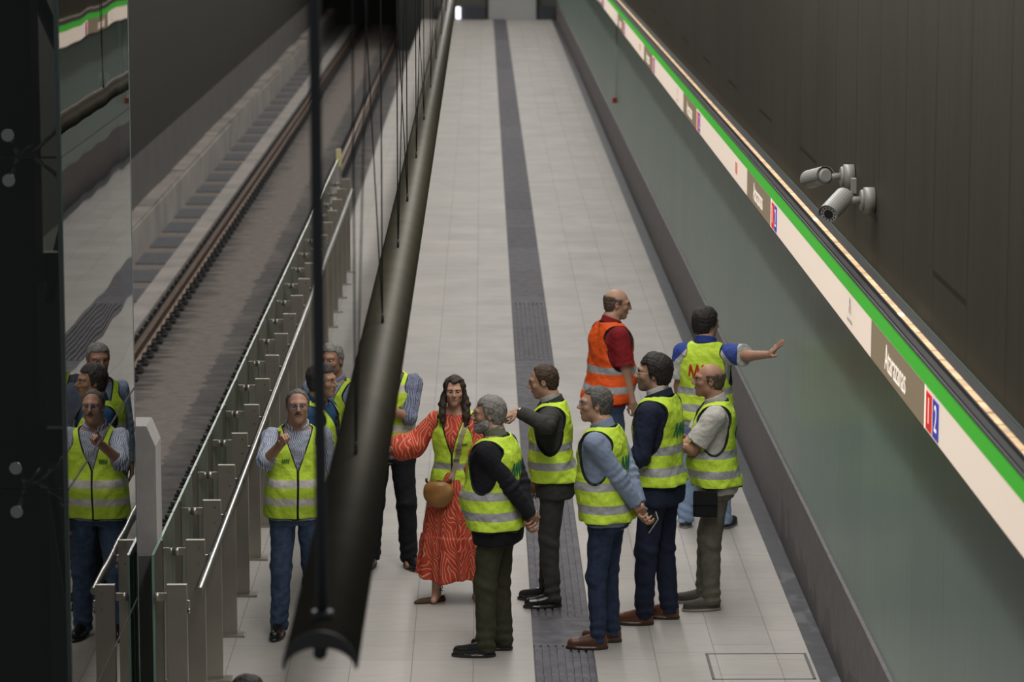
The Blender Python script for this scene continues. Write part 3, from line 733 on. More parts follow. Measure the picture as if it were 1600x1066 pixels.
        for i in range(4):
            base = W + d*(.092 - .004*abs(i - 1))*k + ts*(.0285 - .0195*i)*k
            p = base; ang = 0; rr = .0092*k - (.001 if i == 3 else 0)
            aa = th if not (pose == 'point' and i == 0) else (2, 4, 3)
            spread = ts*(.12 - .08*i)
            for j in range(3):
                ang += R(aa[j]) * (1 + .08*i); dr = d*math.cos(ang) + n*math.sin(ang) + spread*(.6 if pose == 'flat' else .15)
                dr /= np.linalg.norm(dr); q = p + dr*L[i][j]*k; out.append((p, q, rr, rr*.9)); p = q; rr *= .92
        tb = W + d*.025*k + ts*.026*k
        td = d*.62 + ts*(.75 if pose in ('flat',) else .45) + n*(.25 if pose == 'flat' else .45); td /= np.linalg.norm(td)
        p = tb + td*.045*k; out.append((tb, p, .014*k, .0115*k)); td2 = td*.6 + d*.5 - ts*(.0 if pose == 'flat' else .35); td2 /= np.linalg.norm(td2)
        out.append((p, p + td2*.030*k, .011*k, .009*k)); p2 = p + td2*.030*k; out.append((p2, p2 + td2*.018*k, .009*k, .008*k))
        palm = [(W + d*.03*k + ts*o_, W + d*.082*k + ts*o_*1.25, .0135*k, .0125*k) for o_ in (-.020*k, 0, .020*k)]
        return out, palm
    def body_f(s, P):
        d = s.torso(P, 0.0, .80, 1.56)
        d = smin(d, s.neck(P), .035)
        k = .85 if s.female else 1.0
        for hip, kn, an in s.legs:
            l = smin(rc(P, hip, kn, .082, .054), rc(P, kn, an, .052, .036), .03); d = smin(d, l, .04)
            d = smin(d, rc(P, an + np.array((0, 0, -.03)), an + np.array((0, .10, -.055)), .034, .024), .02)
        for arm in s.arms:
            sh, E, W = arm[:3]
            d = smin(d, rc(P, sh, E, .051*k, .040*k), .03); d = smin(d, rc(P, E, W, .041*k, .027*k), .02)
        # hands and head are only evaluated where they matter
        for arm in s.arms:
            W = arm[2]; dd = P - _p(W + arm[3]/np.linalg.norm(arm[3])*.08); m = (dd*dd).sum(1) < .19**2
            if m.any():
                Pm = P[m]; fin, palm = s.fingers(arm); h = None
                for a, b, r1, r2 in palm:
                    q = rc(Pm, a, b, r1, r2); h = q if h is None else smin(h, q, .014)
                h = smin(h, rc(Pm, W, W + arm[3]/np.linalg.norm(arm[3])*.03, .026*k, .022*k), .02)
                fd = None
                for j, (a, b, r1, r2) in enumerate(fin):
                    q = rc(Pm, a, b, r1, r2); fd = q if fd is None else smin(fd, q, .0015)
                h = smin(h, fd, .006); d[m] = smin(d[m], h, .01)
        dd = P - _p(s.hc); m = (dd*dd).sum(1) < .24**2
        if m.any(): d[m] = smin(d[m], s.head(P[m]), .02)
        return d
    def poly(s, f, lo, hi, h, name, mat, attrs=None):
        """lo/hi in 1.75 m space; the result is scaled to the person's height"""
        o = polygonize(f, lo, hi, h, name, mat, s.root, attrs)
        if o is None: return None
        me = o.data; n = len(me.vertices); co = np.empty(n*3, F); me.vertices.foreach_get('co', co); me.vertices.foreach_set('co', co*s.S); me.update()
        return o
    def bounds(s, pad=.1):
        pts = [s.hc + np.array((0, 0, .13)), s.hc]; 
        for h, k, a in s.legs: pts += [k, a + np.array((0, .12, -.085)), a + np.array((0, -.08, 0))]
        for a in s.arms: pts += [a[0], a[1], a[2], a[2] + a[3]/np.linalg.norm(a[3])*.2]
        pts += [np.array((x, y, 1.0)) for x in (-.2, .2) for y in (-.15, .2)]
        p = np.array(pts); return p.min(0) - pad, p.max(0) + pad
    def body(s):
        lo, hi = s.bounds()
        def lip(P):
            x = s.headframe(P); x = np.abs(x) * np.array((1, 1, -1), F) if False else x; q = x.copy(); q[:, 0] = np.abs(q[:, 0])
            a = np.minimum(el(q, (0, .092, -.050), (.023, .012, .006)), el(q, (0, .090, -.0605), (.019, .012, .006))); return np.clip(-a/.0015, 0, 1)
        def stub(P):
            x = s.headframe(P); q = x.copy(); q[:, 0] = np.abs(q[:, 0])
            a = np.minimum(np.maximum(-x[:, 1] + .0, x[:, 2] + .035 + .25*np.maximum(0, .0-x[:, 1])), 1); a = np.maximum(a, -(x[:, 2] + .13)); a = np.maximum(a, -(q[:, 1] - .0))
            return np.clip(.5 - a/.02, 0, 1)*.55
        o = s.poly(s.body_f, lo, hi, .0052, 'body', s.skinm, dict(lip=lip, stub=stub))
        # eyes
        for sx in (-1, 1):
            t = bmesh.new(); bmesh.ops.create_uvsphere(t, u_segments=16, v_segments=12, radius=.0118*s.S)
            Rm = s.HM.to_4x4()
            for f_ in t.faces:
                c = f_.calc_center_median(); f_.smooth = True; f_.material_index = 1 if c.y > .0118*s.S*.80 else 0
            k = .93 if s.female else 1
            c = s.hc + s.HMn @ np.array((sx*.0305*k, .0728*k, .0055*k)); me = bpy.data.meshes.new('eye')
            bmesh.ops.transform(t, matrix=Matrix.Translation(Vector(c*s.S)) @ Rm, verts=t.verts); t.to_mesh(me); t.free()
            me.materials.append(M_EYE); me.materials.append(M_IRIS); e = bpy.data.objects.new('eye', me); C.objects.link(e); e.parent = s.root
        return s
    def hpoly(s, f, lo, hi, h, name, mat):
        """surface in the head frame"""
        M = Matrix.Translation(Vector(s.hc)) @ s.HM.to_4x4(); k = .93 if s.female else 1.0
        g = lambda P: f(s.headframe(P))*k
        c = [Vector((x, y, z))*k for x in (lo[0], hi[0]) for y in (lo[1], hi[1]) for z in (lo[2], hi[2])]; c = np.array([M @ v for v in c])
        return s.poly(g, c.min(0), c.max(0), h, name, mat)
    def hair(s, mat, style='short', vol=.012, rec=0.0, brow=None):
        def cran(x):
            q = x.copy(); q[:, 0] = np.abs(q[:, 0])
            return smin(el(q, (0, -.016, .028), (.078, .098, .089)), el(q, (0, -.036, -.022), (.066, .064, .066)), .02)
        def f(x):
            ax = np.abs(x[:, 0]); y = x[:, 1]; z = x[:, 2]
            v = (vol*(1 + .35*np.clip((z - .02)/.08, 0, 1)))*np.clip((.105 - y)/.07, .25, 1) if style != 'ring' else vol
            d = cran(x) - v + wob(x, .0016, 90, s.seed) + wob(x, .002, 38, s.seed+2)
            if style in ('short', 'full'):
                A = (.066 + rec*.25) + .45*np.maximum(ax-.045, 0) - z
                A = np.maximum(A, y - (.098 - rec))            # rec pulls the hairline back
                A = np.maximum(A, .30*(y - .02) + .045 - z)
            elif style == 'ring': A = np.full(len(x), 1., F)
            top = .2 if style != 'ring' else .048
            B_ = np.maximum(np.maximum(y - .030 - .25*(z-.03), -.022 - z), z - top)
            C_ = np.maximum(np.maximum(y + .028, -.082 - z), z - top - .012)
            k_ = np.minimum(np.minimum(A, B_), C_)
            d = smax(d, k_, .008)
            return smax(d, -(el(np.stack((ax, y, z), 1), (.080, -.006, -.006), (.014, .016, .026))), .004)
        s.hpoly(f, (-.12, -.14, -.12), (.12, .12, .14), .0042, 'hair', mat)
        s.brows(brow or mat)
    def brows(s, mat, beard=None):
        for sg_ in (-1, 1): s.hpoly(lambda x: rc(x, (sg_*.015, .0945, .0235), (sg_*.043, .078, .0245), .0042, .0028), (sg_*.03-.03, .06, .0), (sg_*.03+.03, .11, .05), .0028, 'eyebrow', mat)
    def beard(s, mat, thick=.008, mous=True, full=True):
        def f(x):
            q = x.copy(); q[:, 0] = np.abs(q[:, 0]); y = q[:, 1]; z = q[:, 2]
            j = smin(el(q, (0, .026, -.034), (.058, .067, .084)), el(q, (0, .066, -.094), (.025, .024, .024)), .03); j = smin(j, el(q, (.042, .005, -.062), (.024, .032, .030)), .03)
            d = j - thick + wob(x, .0014, 110)
            reg = np.maximum(z + .030 + .6*np.clip(y - .03, 0, .05) - .5*np.clip(.02 - y, 0, .05), -.02 - y) if full else np.maximum(z + .067, -y + .045)
            d = smax(d, reg, .006)
            d = smax(d, -el(q, (0, .094, -.056), (.022, .03, .0075)), .004)
            if mous: d = smin(d, rc(q, (.003, .100, -.040), (.027, .086, -.050), .0065, .004), .004)
            return d
        s.hpoly(f, (-.09, -.06, -.15), (.09, .13, .02), .0042, 'beard', mat)
    def mustache(s, mat):
        s.hpoly(lambda x: rc(np.stack((np.abs(x[:, 0]), x[:, 1], x[:, 2]), 1), (.003, .102, -.0395), (.027, .088, -.050), .0062, .004), (-.05, .07, -.07), (.05, .12, -.02), .003, 'mustache', mat)
    def glasses(s, mat, r=.0225, lens=True):
        k = s.S*(.93 if s.female else 1); bm = bmesh.new(); y = .1015; N = 20
        for sx in (-1, 1):
            pts = []
            for i in range(N+1):
                a = 2*math.pi*i/N; ca, sa = math.cos(a), math.sin(a)
                X = sx*.0325 + r*1.12*abs(ca)**.75*(1 if ca > 0 else -1); Z = .003 + r*.78*abs(sa)**.75*(1 if sa > 0 else -1)
                pts.append((X*k, (y - .12*abs(X) * .5)*k, Z*k))
            tube(bm, pts, .0016*k, 6)
            tube(bm, [(sx*.0575*k, .098*k, .010*k), (sx*.078*k, .085*k, .012*k), (sx*.0815*k, -.004*k, .010*k), (sx*.079*k, -.022*k, -.006*k)], .0018*k, 6)
        tube(bm, [(-.0085*k, y*k, .006*k), (.0085*k, y*k, .006*k)], .0016*k, 6)
        M = Matrix.Translation(Vector(s.hc*s.S)) @ s.HM.to_4x4(); bmesh.ops.transform(bm, matrix=M, verts=bm.verts); g = obj('glasses', bm, mat, s.root)
        if lens:
            bm = bmesh.new()
            for sx in (-1, 1):
                vs = []
                for i in range(N):
                    a = 2*math.pi*i/N; ca, sa = math.cos(a), math.sin(a)
                    X = sx*.0325 + r*1.1*abs(ca)**.75*(1 if ca > 0 else -1); Z = .003 + r*.76*abs(sa)**.75*(1 if sa > 0 else -1)
                    vs.append(bm.verts.new((X*k, (y - .12*abs(X)*.5)*k, Z*k)))
                bm.faces.new(vs)
            bmesh.ops.transform(bm, matrix=M, verts=bm.verts); obj('lens', bm, M_LENS, g)
    # --- clothes
    def trousers(s, mat, wide=0.0, belt=None):
        ph = s.seed*1.3
        def f(P):
            d = s.torso(P, .010, .80, 1.02, offd=.008)
            for (hip, kn, an), (fx, fy, fa) in zip(s.legs, s.feet):
                cuff = an + np.array((0, -.004, -.030)); m1 = hip*.0 + kn
                l = smin(rc(P, hip + np.array((0, 0, -.02)), kn, .094 + wide*.3, .068 + wide*.6), rc(P, kn, cuff, .067 + wide*.6, .054 + wide), .03)
                zz = P[:, 2]; l = l + (.0045*np.sin((zz + .35*P[:, 0] + .25*P[:, 1])*95 + ph) * np.clip((.26 - zz)/.16, 0, 1)) + .0035*np.sin((zz - .5*P[:, 1])*70 + ph)*np.exp(-((zz - .47)/.07)**2)
                l = np.maximum(l, (an[2] - .045) - zz)
                d = smin(d, l, .022)
            return d + wob(P, .0034, 15, ph) + .0016*wob(P, 1, 37, ph)
        lo, hi = s.bounds(.12); hi = hi.copy(); hi[2] = 1.05; lo[2] = .0
        lo[0] = min(l[2][0] for l in s.legs) - .2; hi[0] = max(l[2][0] for l in s.legs) + .2; lo[1] = min(-.25, min(l[2][1] for l in s.legs) - .15); hi[1] = max(.3, max(l[2][1] for l in s.legs) + .2)
        s.poly(f, lo, hi, .008, 'trousers', mat)
        return s
    def shoes(s, mat, length=.285, sneaker=False, flat=False):
        for (hip, kn, an), (fx, fy, fa) in zip(s.legs, s.feet):
            M = Matrix.Translation(Vector((an[0], an[1], 0))) @ Euler((0, 0, R(fa))).to_matrix().to_4x4(); Mi = np.array(M.inverted())
            L = length
            def f(P):
                q = P @ Mi[:3, :3].T.astype(F) + Mi[:3, 3].astype(F); x, y, z = q[:, 0], q[:, 1], q[:, 2]
                w_ = .041 + .009*np.sin(np.clip((y + .05)/L, 0, 1)*math.pi) - .010*np.clip((y - .10)/.1, 0, 1)
                yc = y - (L/2 - .07)
                if flat:
                    d = np.maximum(el(q, (0, L/2-.075, .012), (.043, L/2, .030)), -z)
                    d = smax(d, -el(q, (0, .035, .05), (.028, .075, .035)), .006)
                    d = smin(d, np.maximum(rc(q, (0, -.05, .015), (0, -.045, .04), .026, .02), -el(q, (0, -.03, .05), (.024, .03, .05))), .008)
                    return d
                sr = ((np.abs(x)/(w_ + .002))**2.4 + (np.abs(yc)/(L/2))**3.4)**(1/2.4); sole = np.maximum((sr - 1)*.045, np.maximum(z - .022, .001 - z))
                up = smin(rc(q, (0, .0, .05), (0, L - .118, .036), .046, .038), rc(q, (0, -.025, .04), (0, -.018, .095), .040, .040), .03)
                up = smin(up, rc(q, (0, .02, .075), (0, .09, .045), .036, .032), .02)
                up = np.maximum(up, (sr - .97)*.045); up = np.maximum(up, .012 - z); up = np.maximum(up, z - .115)
                return smin(sole, up, .006)
            p = M @ Vector((0, .07, .05)); lo = np.array((p.x - .22, p.y - .22, -.01)); hi = np.array((p.x + .22, p.y + .22, .15))
            o = s.poly(f, lo, hi, .0055, 'shoe', mat)
            bm = bmesh.new()
            if not flat:
                for i in range(4):
                    y = .045 + i*.018; z = .103 - i*.0125; cyl(bm, (-.018, y, z-.004), (.018, y, z-.004), .0028, seg=6)
                bmesh.ops.scale(bm, vec=(s.S,)*3, verts=bm.verts); M2 = M.copy(); M2.translation = M.translation*s.S; bmesh.ops.transform(bm, matrix=M2, verts=bm.verts); obj('laces', bm, M_BLACK, o)
            else:
                for i in range(2):
                    N = 16; pts = [(.034*math.cos(2*math.pi*j/N), -.012 + .038*math.sin(2*math.pi*j/N), .095 + .018*i + .014*math.sin(2*math.pi*j/N + i*2)) for j in range(N+1)]; tube(bm, pts, .0035, 6)
                bmesh.ops.scale(bm, vec=(s.S,)*3, verts=bm.verts); M2 = M.copy(); M2.translation = M.translation*s.S; bmesh.ops.transform(bm, matrix=M2, verts=bm.verts); obj('ankle_strap', bm, mat, o)
        return s
    def top(s, mat, name='shirt', off=.010, hem=.86, sleeve=1.0, fat=.010, zhi=1.475, h=.0075, puff=0.0, openv=None, cuffc=None, lsleeve=None):
        """torso garment with sleeves; sleeve 1 = to the wrist, .5 = to the elbow"""
        ph = s.seed*.7; k = .85 if s.female else 1.0
        def f(P):
            d = s.torso(P, off, hem, zhi, flare=.012 if hem < .9 else 0)
            d = smin(d, s.neck(P, .012), .02); zc = s.nb[2] + .012; d = np.maximum(d, P[:, 2] - zc - .25*(s.nb[1] - P[:, 1]))
            if openv:
                Q = s.ub(P); v = np.maximum(np.abs(Q[:, 0]) - np.maximum((Q[:, 2] - openv[0])*openv[1], 0) , -(Q[:, 1] - .02)); d = smax(d, -v, .006)
            for i, arm in enumerate(s.arms):
                sl = sleeve if (lsleeve is None or i) else lsleeve
                sh, E, W = arm[:3]; u = W - E; L = np.linalg.norm(u); u = u/L
                a = rc(P, sh, E, .058*k + fat, .047*k + fat + puff*.6); along = (P - _p(E)) @ _p(u)
                fold = .0035*np.sin(along*120 + ph)*np.exp(-(along/.09)**2)
                if sl > .5:
                    Wc = E + u*L*(sl - .5)*2*.97; b = rc(P, E, Wc, .046*k + fat + puff, (.034 + (1-sl)*.016)*k + fat*.8 + puff*.5); b = np.maximum(b, ((P - _p(Wc)) @ _p(u)) - .004); a = smin(a, b, .02)
                else:
                    ua = E - sh; La = np.linalg.norm(ua); ua = ua/La; Ec = sh + ua*La*(sl*2); a = rc(P, sh, E, .060*k + fat, .052*k + fat*1.9); a = np.maximum(a, ((P - _p(Ec)) @ _p(ua)))
                d = smin(d, a + fold, .028)
            return d + wob(P, .0022, 20, ph) + .0012*wob(P, 1, 60, ph)
        lo, hi = s.bounds(.14); lo = lo.copy(); lo[2] = max(min(hem, min(a[2][2] for a in s.arms)) - .12, .5); hi = hi.copy(); hi[2] = s.nb[2] + .14
        for a in s.arms: hi[2] = max(hi[2], a[2][2] + .1, a[1][2] + .1)
        s.poly(f, lo, hi, h, name, mat); return s
    def collar(s, mat, name='collar', r=.066, hgt=.052, t=.006, gap=.02, spread=.9):
        """folded shirt collar standing round the neck, open at the front"""
        nb = s.nb; ax = s.hc - s.nb; ax = ax/np.linalg.norm(ax); k = .88 if s.female else 1.0
        def f(P):
            q = P - _p(nb); z = q[:, 2]; y = q[:, 1] - (z)*.28; x = q[:, 0]
            rr = np.sqrt(x*x + (y*1.0)**2); zz = z + .42*y*spread            # slopes down to the front
            d = np.abs(rr - (r*k + .017 - (zz)*.12)) - t
            d = smax(d, zz - hgt, .004); d = smax(d, -.004 - zz, .004)
            return np.maximum(d, np.where(y > 0, gap*(1 + 1.2*(hgt - zz)/hgt) - np.abs(x), -1))
        s.poly(f, nb - .16, nb + .16, .0045, name, mat); return s
    def vest_f(s, hem, off, flare, arm=(.098, .165), v=(1.20, .36)):
        def parts(P):
            Q = s.ub(P); x = np.abs(Q[:, 0]); y = Q[:, 1]; z = Q[:, 2]
            body = s.torso(P, off, hem, 1.50, flare=flare) + wob(P, .0045, 12, s.seed) + .0018*wob(P, 1, 34, s.seed*2) + .005*np.sin(Q[:, 0]*38 + s.seed*2 + 3*z)*np.clip((1.15 - z)/.3, 0, 1)
            ea = (np.sqrt((y/arm[0])**2 + ((z - 1.30)/arm[1])**2) - 1)*.10
            ea = np.where(z > 1.30, np.abs(y) - (arm[0] + .30*(z - 1.30)), ea)
            xa = .112 + .05*np.clip((1.40 - z)/.3, 0, 1)*s.girth; xa = np.where(z > 1.36, xa + .28*(z - 1.36), xa)
            hole = smax(ea, xa - x, .04)
            vn = np.maximum((x - np.maximum((z - v[0])*v[1], 0))*.95, -(y - .0)) if v else np.ones_like(x)
            nk = np.sqrt(Q[:, 0]**2 + (y + .012)**2) - (.062 + np.clip(z - 1.44, 0, 1)*.5 + .0); nk = np.maximum(nk, 1.40 - z)
            cut = np.minimum(np.minimum(hole, vn), nk)
            return body, cut, z
        return parts
    def vest(s, mat, hem=.84, off=.026, flare=.022, v=(1.20, .36), arm=(.098, .165), h=.0070, up=.055):
        hem += up
        parts = s.vest_f(hem, off, flare, arm, v)
        def f(P):
            b, c, z = parts(P); return smax(b, -c, .004)
        s._vest = f
        def edge(P):
            b, c, z = parts(P); e = np.minimum(np.abs(c), np.abs(z - hem)); return e
        def tz(P): return s.ub(P)[:, 2] - up
        lo = np.array((-.36, -.32, hem - .05 - s.drop)); hi = np.array((.36, .40, 1.52 - s.drop)); 
        lo[:2] -= abs(s.lean)*.3; hi[:2] += abs(s.lean)*.3
        o = s.poly(f, lo, hi, h, 'safety_vest', mat, dict(edge=edge, tz=tz)); s.vesto = o; return o
    def mark(s, mat, cx, cz, w, hh, back=True, pts=None, thick=.016, name='vest_logo', rad=0.0, slant=.0):
        """zigzag mark laid on the vest surface"""
        sgn = -1 if back else 1
        if pts is None: pts = [(0, .12), (.06, 1), (.20, 0), (.34, 1), (.42, .05), (.56, 1), (.66, .05), (.80, 1), (.90, .0), (1.0, .9)]
        bm = bmesh.new(); P2 = []
        for (a, b), (c, d) in zip(pts[:-1], pts[1:]):
            n = 8
            for i in range(n + 1): t = i/n; P2.append((a + (c-a)*t, b + (d-b)*t))
        X = np.array([((u - .5)*w*(-sgn if back else -1) + slant*v_*0, v_) for u, v_ in P2])
        sx = 1 if back else -1                       # seen from behind +x is on the right
        base = []
        for u, v_ in P2:
            for dx in (-thick/2, thick/2): base.append((cx + sx*((u - .5)*w + dx*1.0), cz + (v_ - .5)*hh))
        B0 = np.array(base); bx = B0[:, 0] + s.side*np.maximum(B0[:, 1]-.95, 0); lo_ = np.zeros(len(B0)); hi_ = np.full(len(B0), .5)
        zc = B0[:, 1] - s.drop; yc = s.lean*(np.maximum(B0[:, 1] - .95, 0))
        for _ in range(22):
            mid = (lo_ + hi_)/2; Pq = np.stack((bx, yc + sgn*mid, zc), 1).astype(F); ins = s._vest(Pq) < 0; lo_ = np.where(ins, mid, lo_); hi_ = np.where(ins, hi_, mid)
        y = yc + sgn*(hi_ + .0035); V = [bm.verts.new((bx[i]*s.S, y[i]*s.S, zc[i]*s.S)) for i in range(len(B0))]
        for i in range(0, len(V)-2, 2): bm.faces.new((V[i], V[i+1], V[i+3], V[i+2]))
        t = obj(name, bm, mat, s.vesto); m_ = t.modifiers.new('s', 'SOLIDIFY'); m_.thickness = .0016; return t
    def world(s, p):
        """local 1.75-space point to world"""
        return s.root.location + Euler((0, 0, s.root.rotation_euler.z)).to_matrix() @ (Vector(p)*s.S)
    def watch(s, i, mat):
        sh, E, W = s.arms[i][:3]; u = (W - E)/np.linalg.norm(W - E); c = W - u*.012; bm = bmesh.new(); cyl(bm, tuple((c - u*.009)*s.S), tuple((c + u*.009)*s.S), .0315*s.S, seg=20); obj('watch', bm, mat, s.root)

SK1 = (.40, .235, .16); SK2 = (.36, .20, .13); SK3 = (.44, .265, .185)
M_LOGO = new_mat('dark green print', (.02, .20, .10), .6); M_LOGOR = new_mat('red print', (.55, .03, .02), .6)
M_PRINT = new_mat('small dark green print', (.10, .22, .03), .6)
H_GREY = m_hair('grey hair', (.20, .19, .175)); H_DARK = m_hair('dark hair', (.022, .018, .016)); H_BROWN = m_hair('brown hair', (.055, .032, .02)); H_SALT = m_hair('salt and pepper hair', (.095, .088, .08)); H_STUB = m_hair('short cropped hair', (.10, .07, .05)); H_WHITE = m_hair('grey white beard', (.30, .285, .265))
DENIM = m_cloth('dark blue jeans', (.028, .042, .085), noise=.25); DENIM2 = m_cloth('blue jeans', (.055, .085, .15), noise=.3); LDEN = m_cloth('light blue jeans', (.24, .34, .50), noise=.15)
NAVY = m_cloth('navy suit cloth', (.016, .022, .045)); BLACKC = m_cloth('black cloth', (.012, .013, .017)); GREYS = m_cloth('charcoal suit cloth', (.045, .045, .042), noise=.12)
OLIVE = m_cloth('olive trousers', (.05, .052, .030), noise=.12); KHAKI = m_cloth('khaki grey trousers', (.125, .115, .09), noise=.12)
LBLUE = m_cloth('light blue shirt', (.22, .27, .38)); WHITEC = m_cloth('white polo', (.50, .48, .44)); REDP = m_cloth('dark red polo', (.24, .015, .02)); BLUEP = m_cloth('royal blue polo', (.02, .045, .22)); TEALP = m_cloth('blue polo', (.02, .07, .16))
STRP = m_stripes('blue and white striped shirt', (.42, .45, .52), (.08, .11, .2)); CHECK = m_stripes('blue patterned shirt', (.22, .24, .33), (.08, .09, .16), .016)
SH_BLK = m_shoe('black polished shoe', (.012, .012, .013), rough=.22); SH_BRN = m_shoe('brown leather shoe', (.10, .042, .022), (.05, .03, .02)); SH_TAN = m_shoe('tan brown leather shoe', (.13, .045, .018), (.03, .02, .015), .28); SH_SNK = m_shoe('grey brown sneaker', (.06, .05, .042), (.28, .26, .24), .7, .02)
M_DRESS = m_dress()
BAND_LIT = (.66, .62, .57)  # retroreflected light painted into some vest bands as a brighter colour
def yv(i, b=(.93, 1.075)): return m_vest('yellow hi-vis fabric', YEL, b, band=BAND_LIT if i in (2, 3) else (.36, .36, .37))

# 1 -- man pointing towards the viewer
p = Person('man in a blue striped shirt and glasses pointing towards the camera', (-1.28, 21.50), 186, 1.72, side=-.02, belly=.05, girth=1.08, seed=1, skin=SK1, hp=6, hy=0,
           rh=dict(w=(.12, .40, 1.45), e=(.5, -.1, -.8), d=(-.02, .72, .62), n=(-.35, .4, -.85), pose='point'), lh=dict(w=(-.25, .06, .80)), feet=((-.12, .02, 6), (.13, .0, -14)))
p.body(); p.hair(H_SALT, 'short', .004, rec=.060); p.mustache(H_SALT); p.glasses(M_FRAMEB)
p.trousers(DENIM2, .008); p.shoes(SH_BLK); p.top(STRP, 'striped_shirt', .014, .84, .62, .016); p.collar(STRP)
p.vest(m_vest('yellow hi-vis fabric', YEL, (.90, 1.03), band=BAND_LIT), .80); p.mark(M_PRINT, .085, 1.27, .05, .035, False, thick=.006, name='small_print')
# 2 -- man in profile behind him
p = Person('dark-haired man in a blue polo with sunglasses at his collar', (-1.17, 22.42), -112, 1.74, belly=.02, seed=2, skin=SK1, hy=-4, girth=1.03,
           rh=dict(w=(.24, .02, .80)), feet=((-.12, -.02, 8), (.12, .04, -8)))
p.body(); p.hair(m_hair('dark hair greying in front', (.05, .045, .042)), 'short', .016, rec=.02); p.trousers(BLACKC, .004); p.shoes(SH_BLK); p.top(TEALP, 'polo_shirt', .012, .84, .42); p.collar(TEALP)
p.vest(yv(2), .82)
bm = bmesh.new()
for dx in (-.026, .026):
    t = bmesh.new(); bmesh.ops.create_uvsphere(t, u_segments=14, v_segments=10, radius=1); merge(bm, t, Matrix.Translation((.02, .150, 1.34 + dx)) @ Matrix.Diagonal((.022, .006, .024, 1)))
obj('sunglasses', bm, new_mat('glossy black sunglasses', (.005, .005, .006), .1), p.root, True)
# 3 -- tall grey man
p = Person('tall grey-haired man with a light blue collar behind two men near the barrier', (-1.10, 23.1), 158, 1.79, seed=3, skin=SK2, hy=2, stub=(.15, .13, .12), girth=1.04,
           feet=((-.12, .0, 8), (.12, .0, -8)))
p.body(); p.hair(H_GREY, 'short', .009, rec=.01); p.trousers(BLACKC); p.shoes(SH_BLK); p.top(LBLUE, 'shirt', .012, .84, 1.0); p.collar(LBLUE); p.vest(yv(3), .82)
# 4 -- man half hidden by the luminaire
p = Person('man in a patterned blue shirt and black trousers half hidden behind the hanging luminaire', (-.70, 23.66), 178, 1.74, seed=4, skin=SK2, hy=10, hp=-4, girth=1.02,
           lh=dict(w=(.06, .24, 1.27), e=(-.7, .0, -.8), d=(.9, .15, .35), n=(0, -.6, -.6), pose='relax'), rh=dict(w=(.10, .22, 1.10), e=(.8, .1, -.5), d=(-.8, .1, .4), n=(0, -1, 0), pose='curl'), feet=((-.14, .04, 22), (.15, .0, -6)))
p.body(); p.hair(H_DARK, 'short', .014); p.trousers(BLACKC, .012); p.shoes(SH_BLK); p.top(CHECK, 'patterned_shirt', .012, .84, .56, .014); p.collar(CHECK); p.vest(m_vest('yellow hi-vis fabric', YEL, (1.0, 1.3), band=BAND_LIT), .84)
p.watch(0, M_DARK); p.mark(M_LOGO, -.085, 1.22, .05, .06, False, pts=[(0, 0), (.5, 1), (1, 0)], thick=.012)
# 5 -- woman
p = w5 = Person('dark-haired woman in a long red patterned dress and yellow vest stretching out her arm', (-.20, 22.55), 168, 1.64, female=True, seed=5, skin=(.52, .31, .22), hy=-2 + 14, hp=0,
           rh=dict(w=(.47, .22, 1.20), e=(.3, -.3, -.9), d=(.85, .45, .25), n=(0, 0, -1), pose='relax'), lh=dict(w=(-.20, .12, .86), e=(-.6, -.5, 0)), feet=((-.16, -.06, 30), (.13, .10, -50)))
p.body()
def f_hair(x):
    ax = np.abs(x[:, 0]); y, z = x[:, 1], x[:, 2]; q = x.copy(); q[:, 0] = ax
    c = smin(el(q, (0, -.018, .032), (.082, .100, .092)), el(q, (0, -.04, -.03), (.074, .066, .08)), .02) - .011 + wob(x, .002, 50)
    part = .25*ax
    front = np.minimum(np.maximum(.076 + part*1.2 - z, y - .092), np.maximum(y - .050 + .45*np.maximum(.02 - z, 0), -.3 - z))
    c = smax(c, front, .008)
    c = smin(c, rc(q, (.072, .006, .0), (.098, .022, -.10), .024, .034), .02)
    c = smin(c, rc(q, (.092, .030, -.10), (.100, .075, -.19), .030, .030), .02)
    c = smin(c, rc(q, (.100, .075, -.19), (.088, .105, -.275), .030, .012), .02)
    c = smin(c, rc(q, (0, -.07, -.05), (0, -.085, -.24), .06, .05), .03)
    return c + wob(x, .004, 42, 3)
p.hpoly(f_hair, (-.17, -.2, -.34), (.17, .16, .16), .0048, 'long_hair', m_hair('long dark brown hair', (.035, .021, .015), .5)); p.brows(H_DARK)
ph = 0
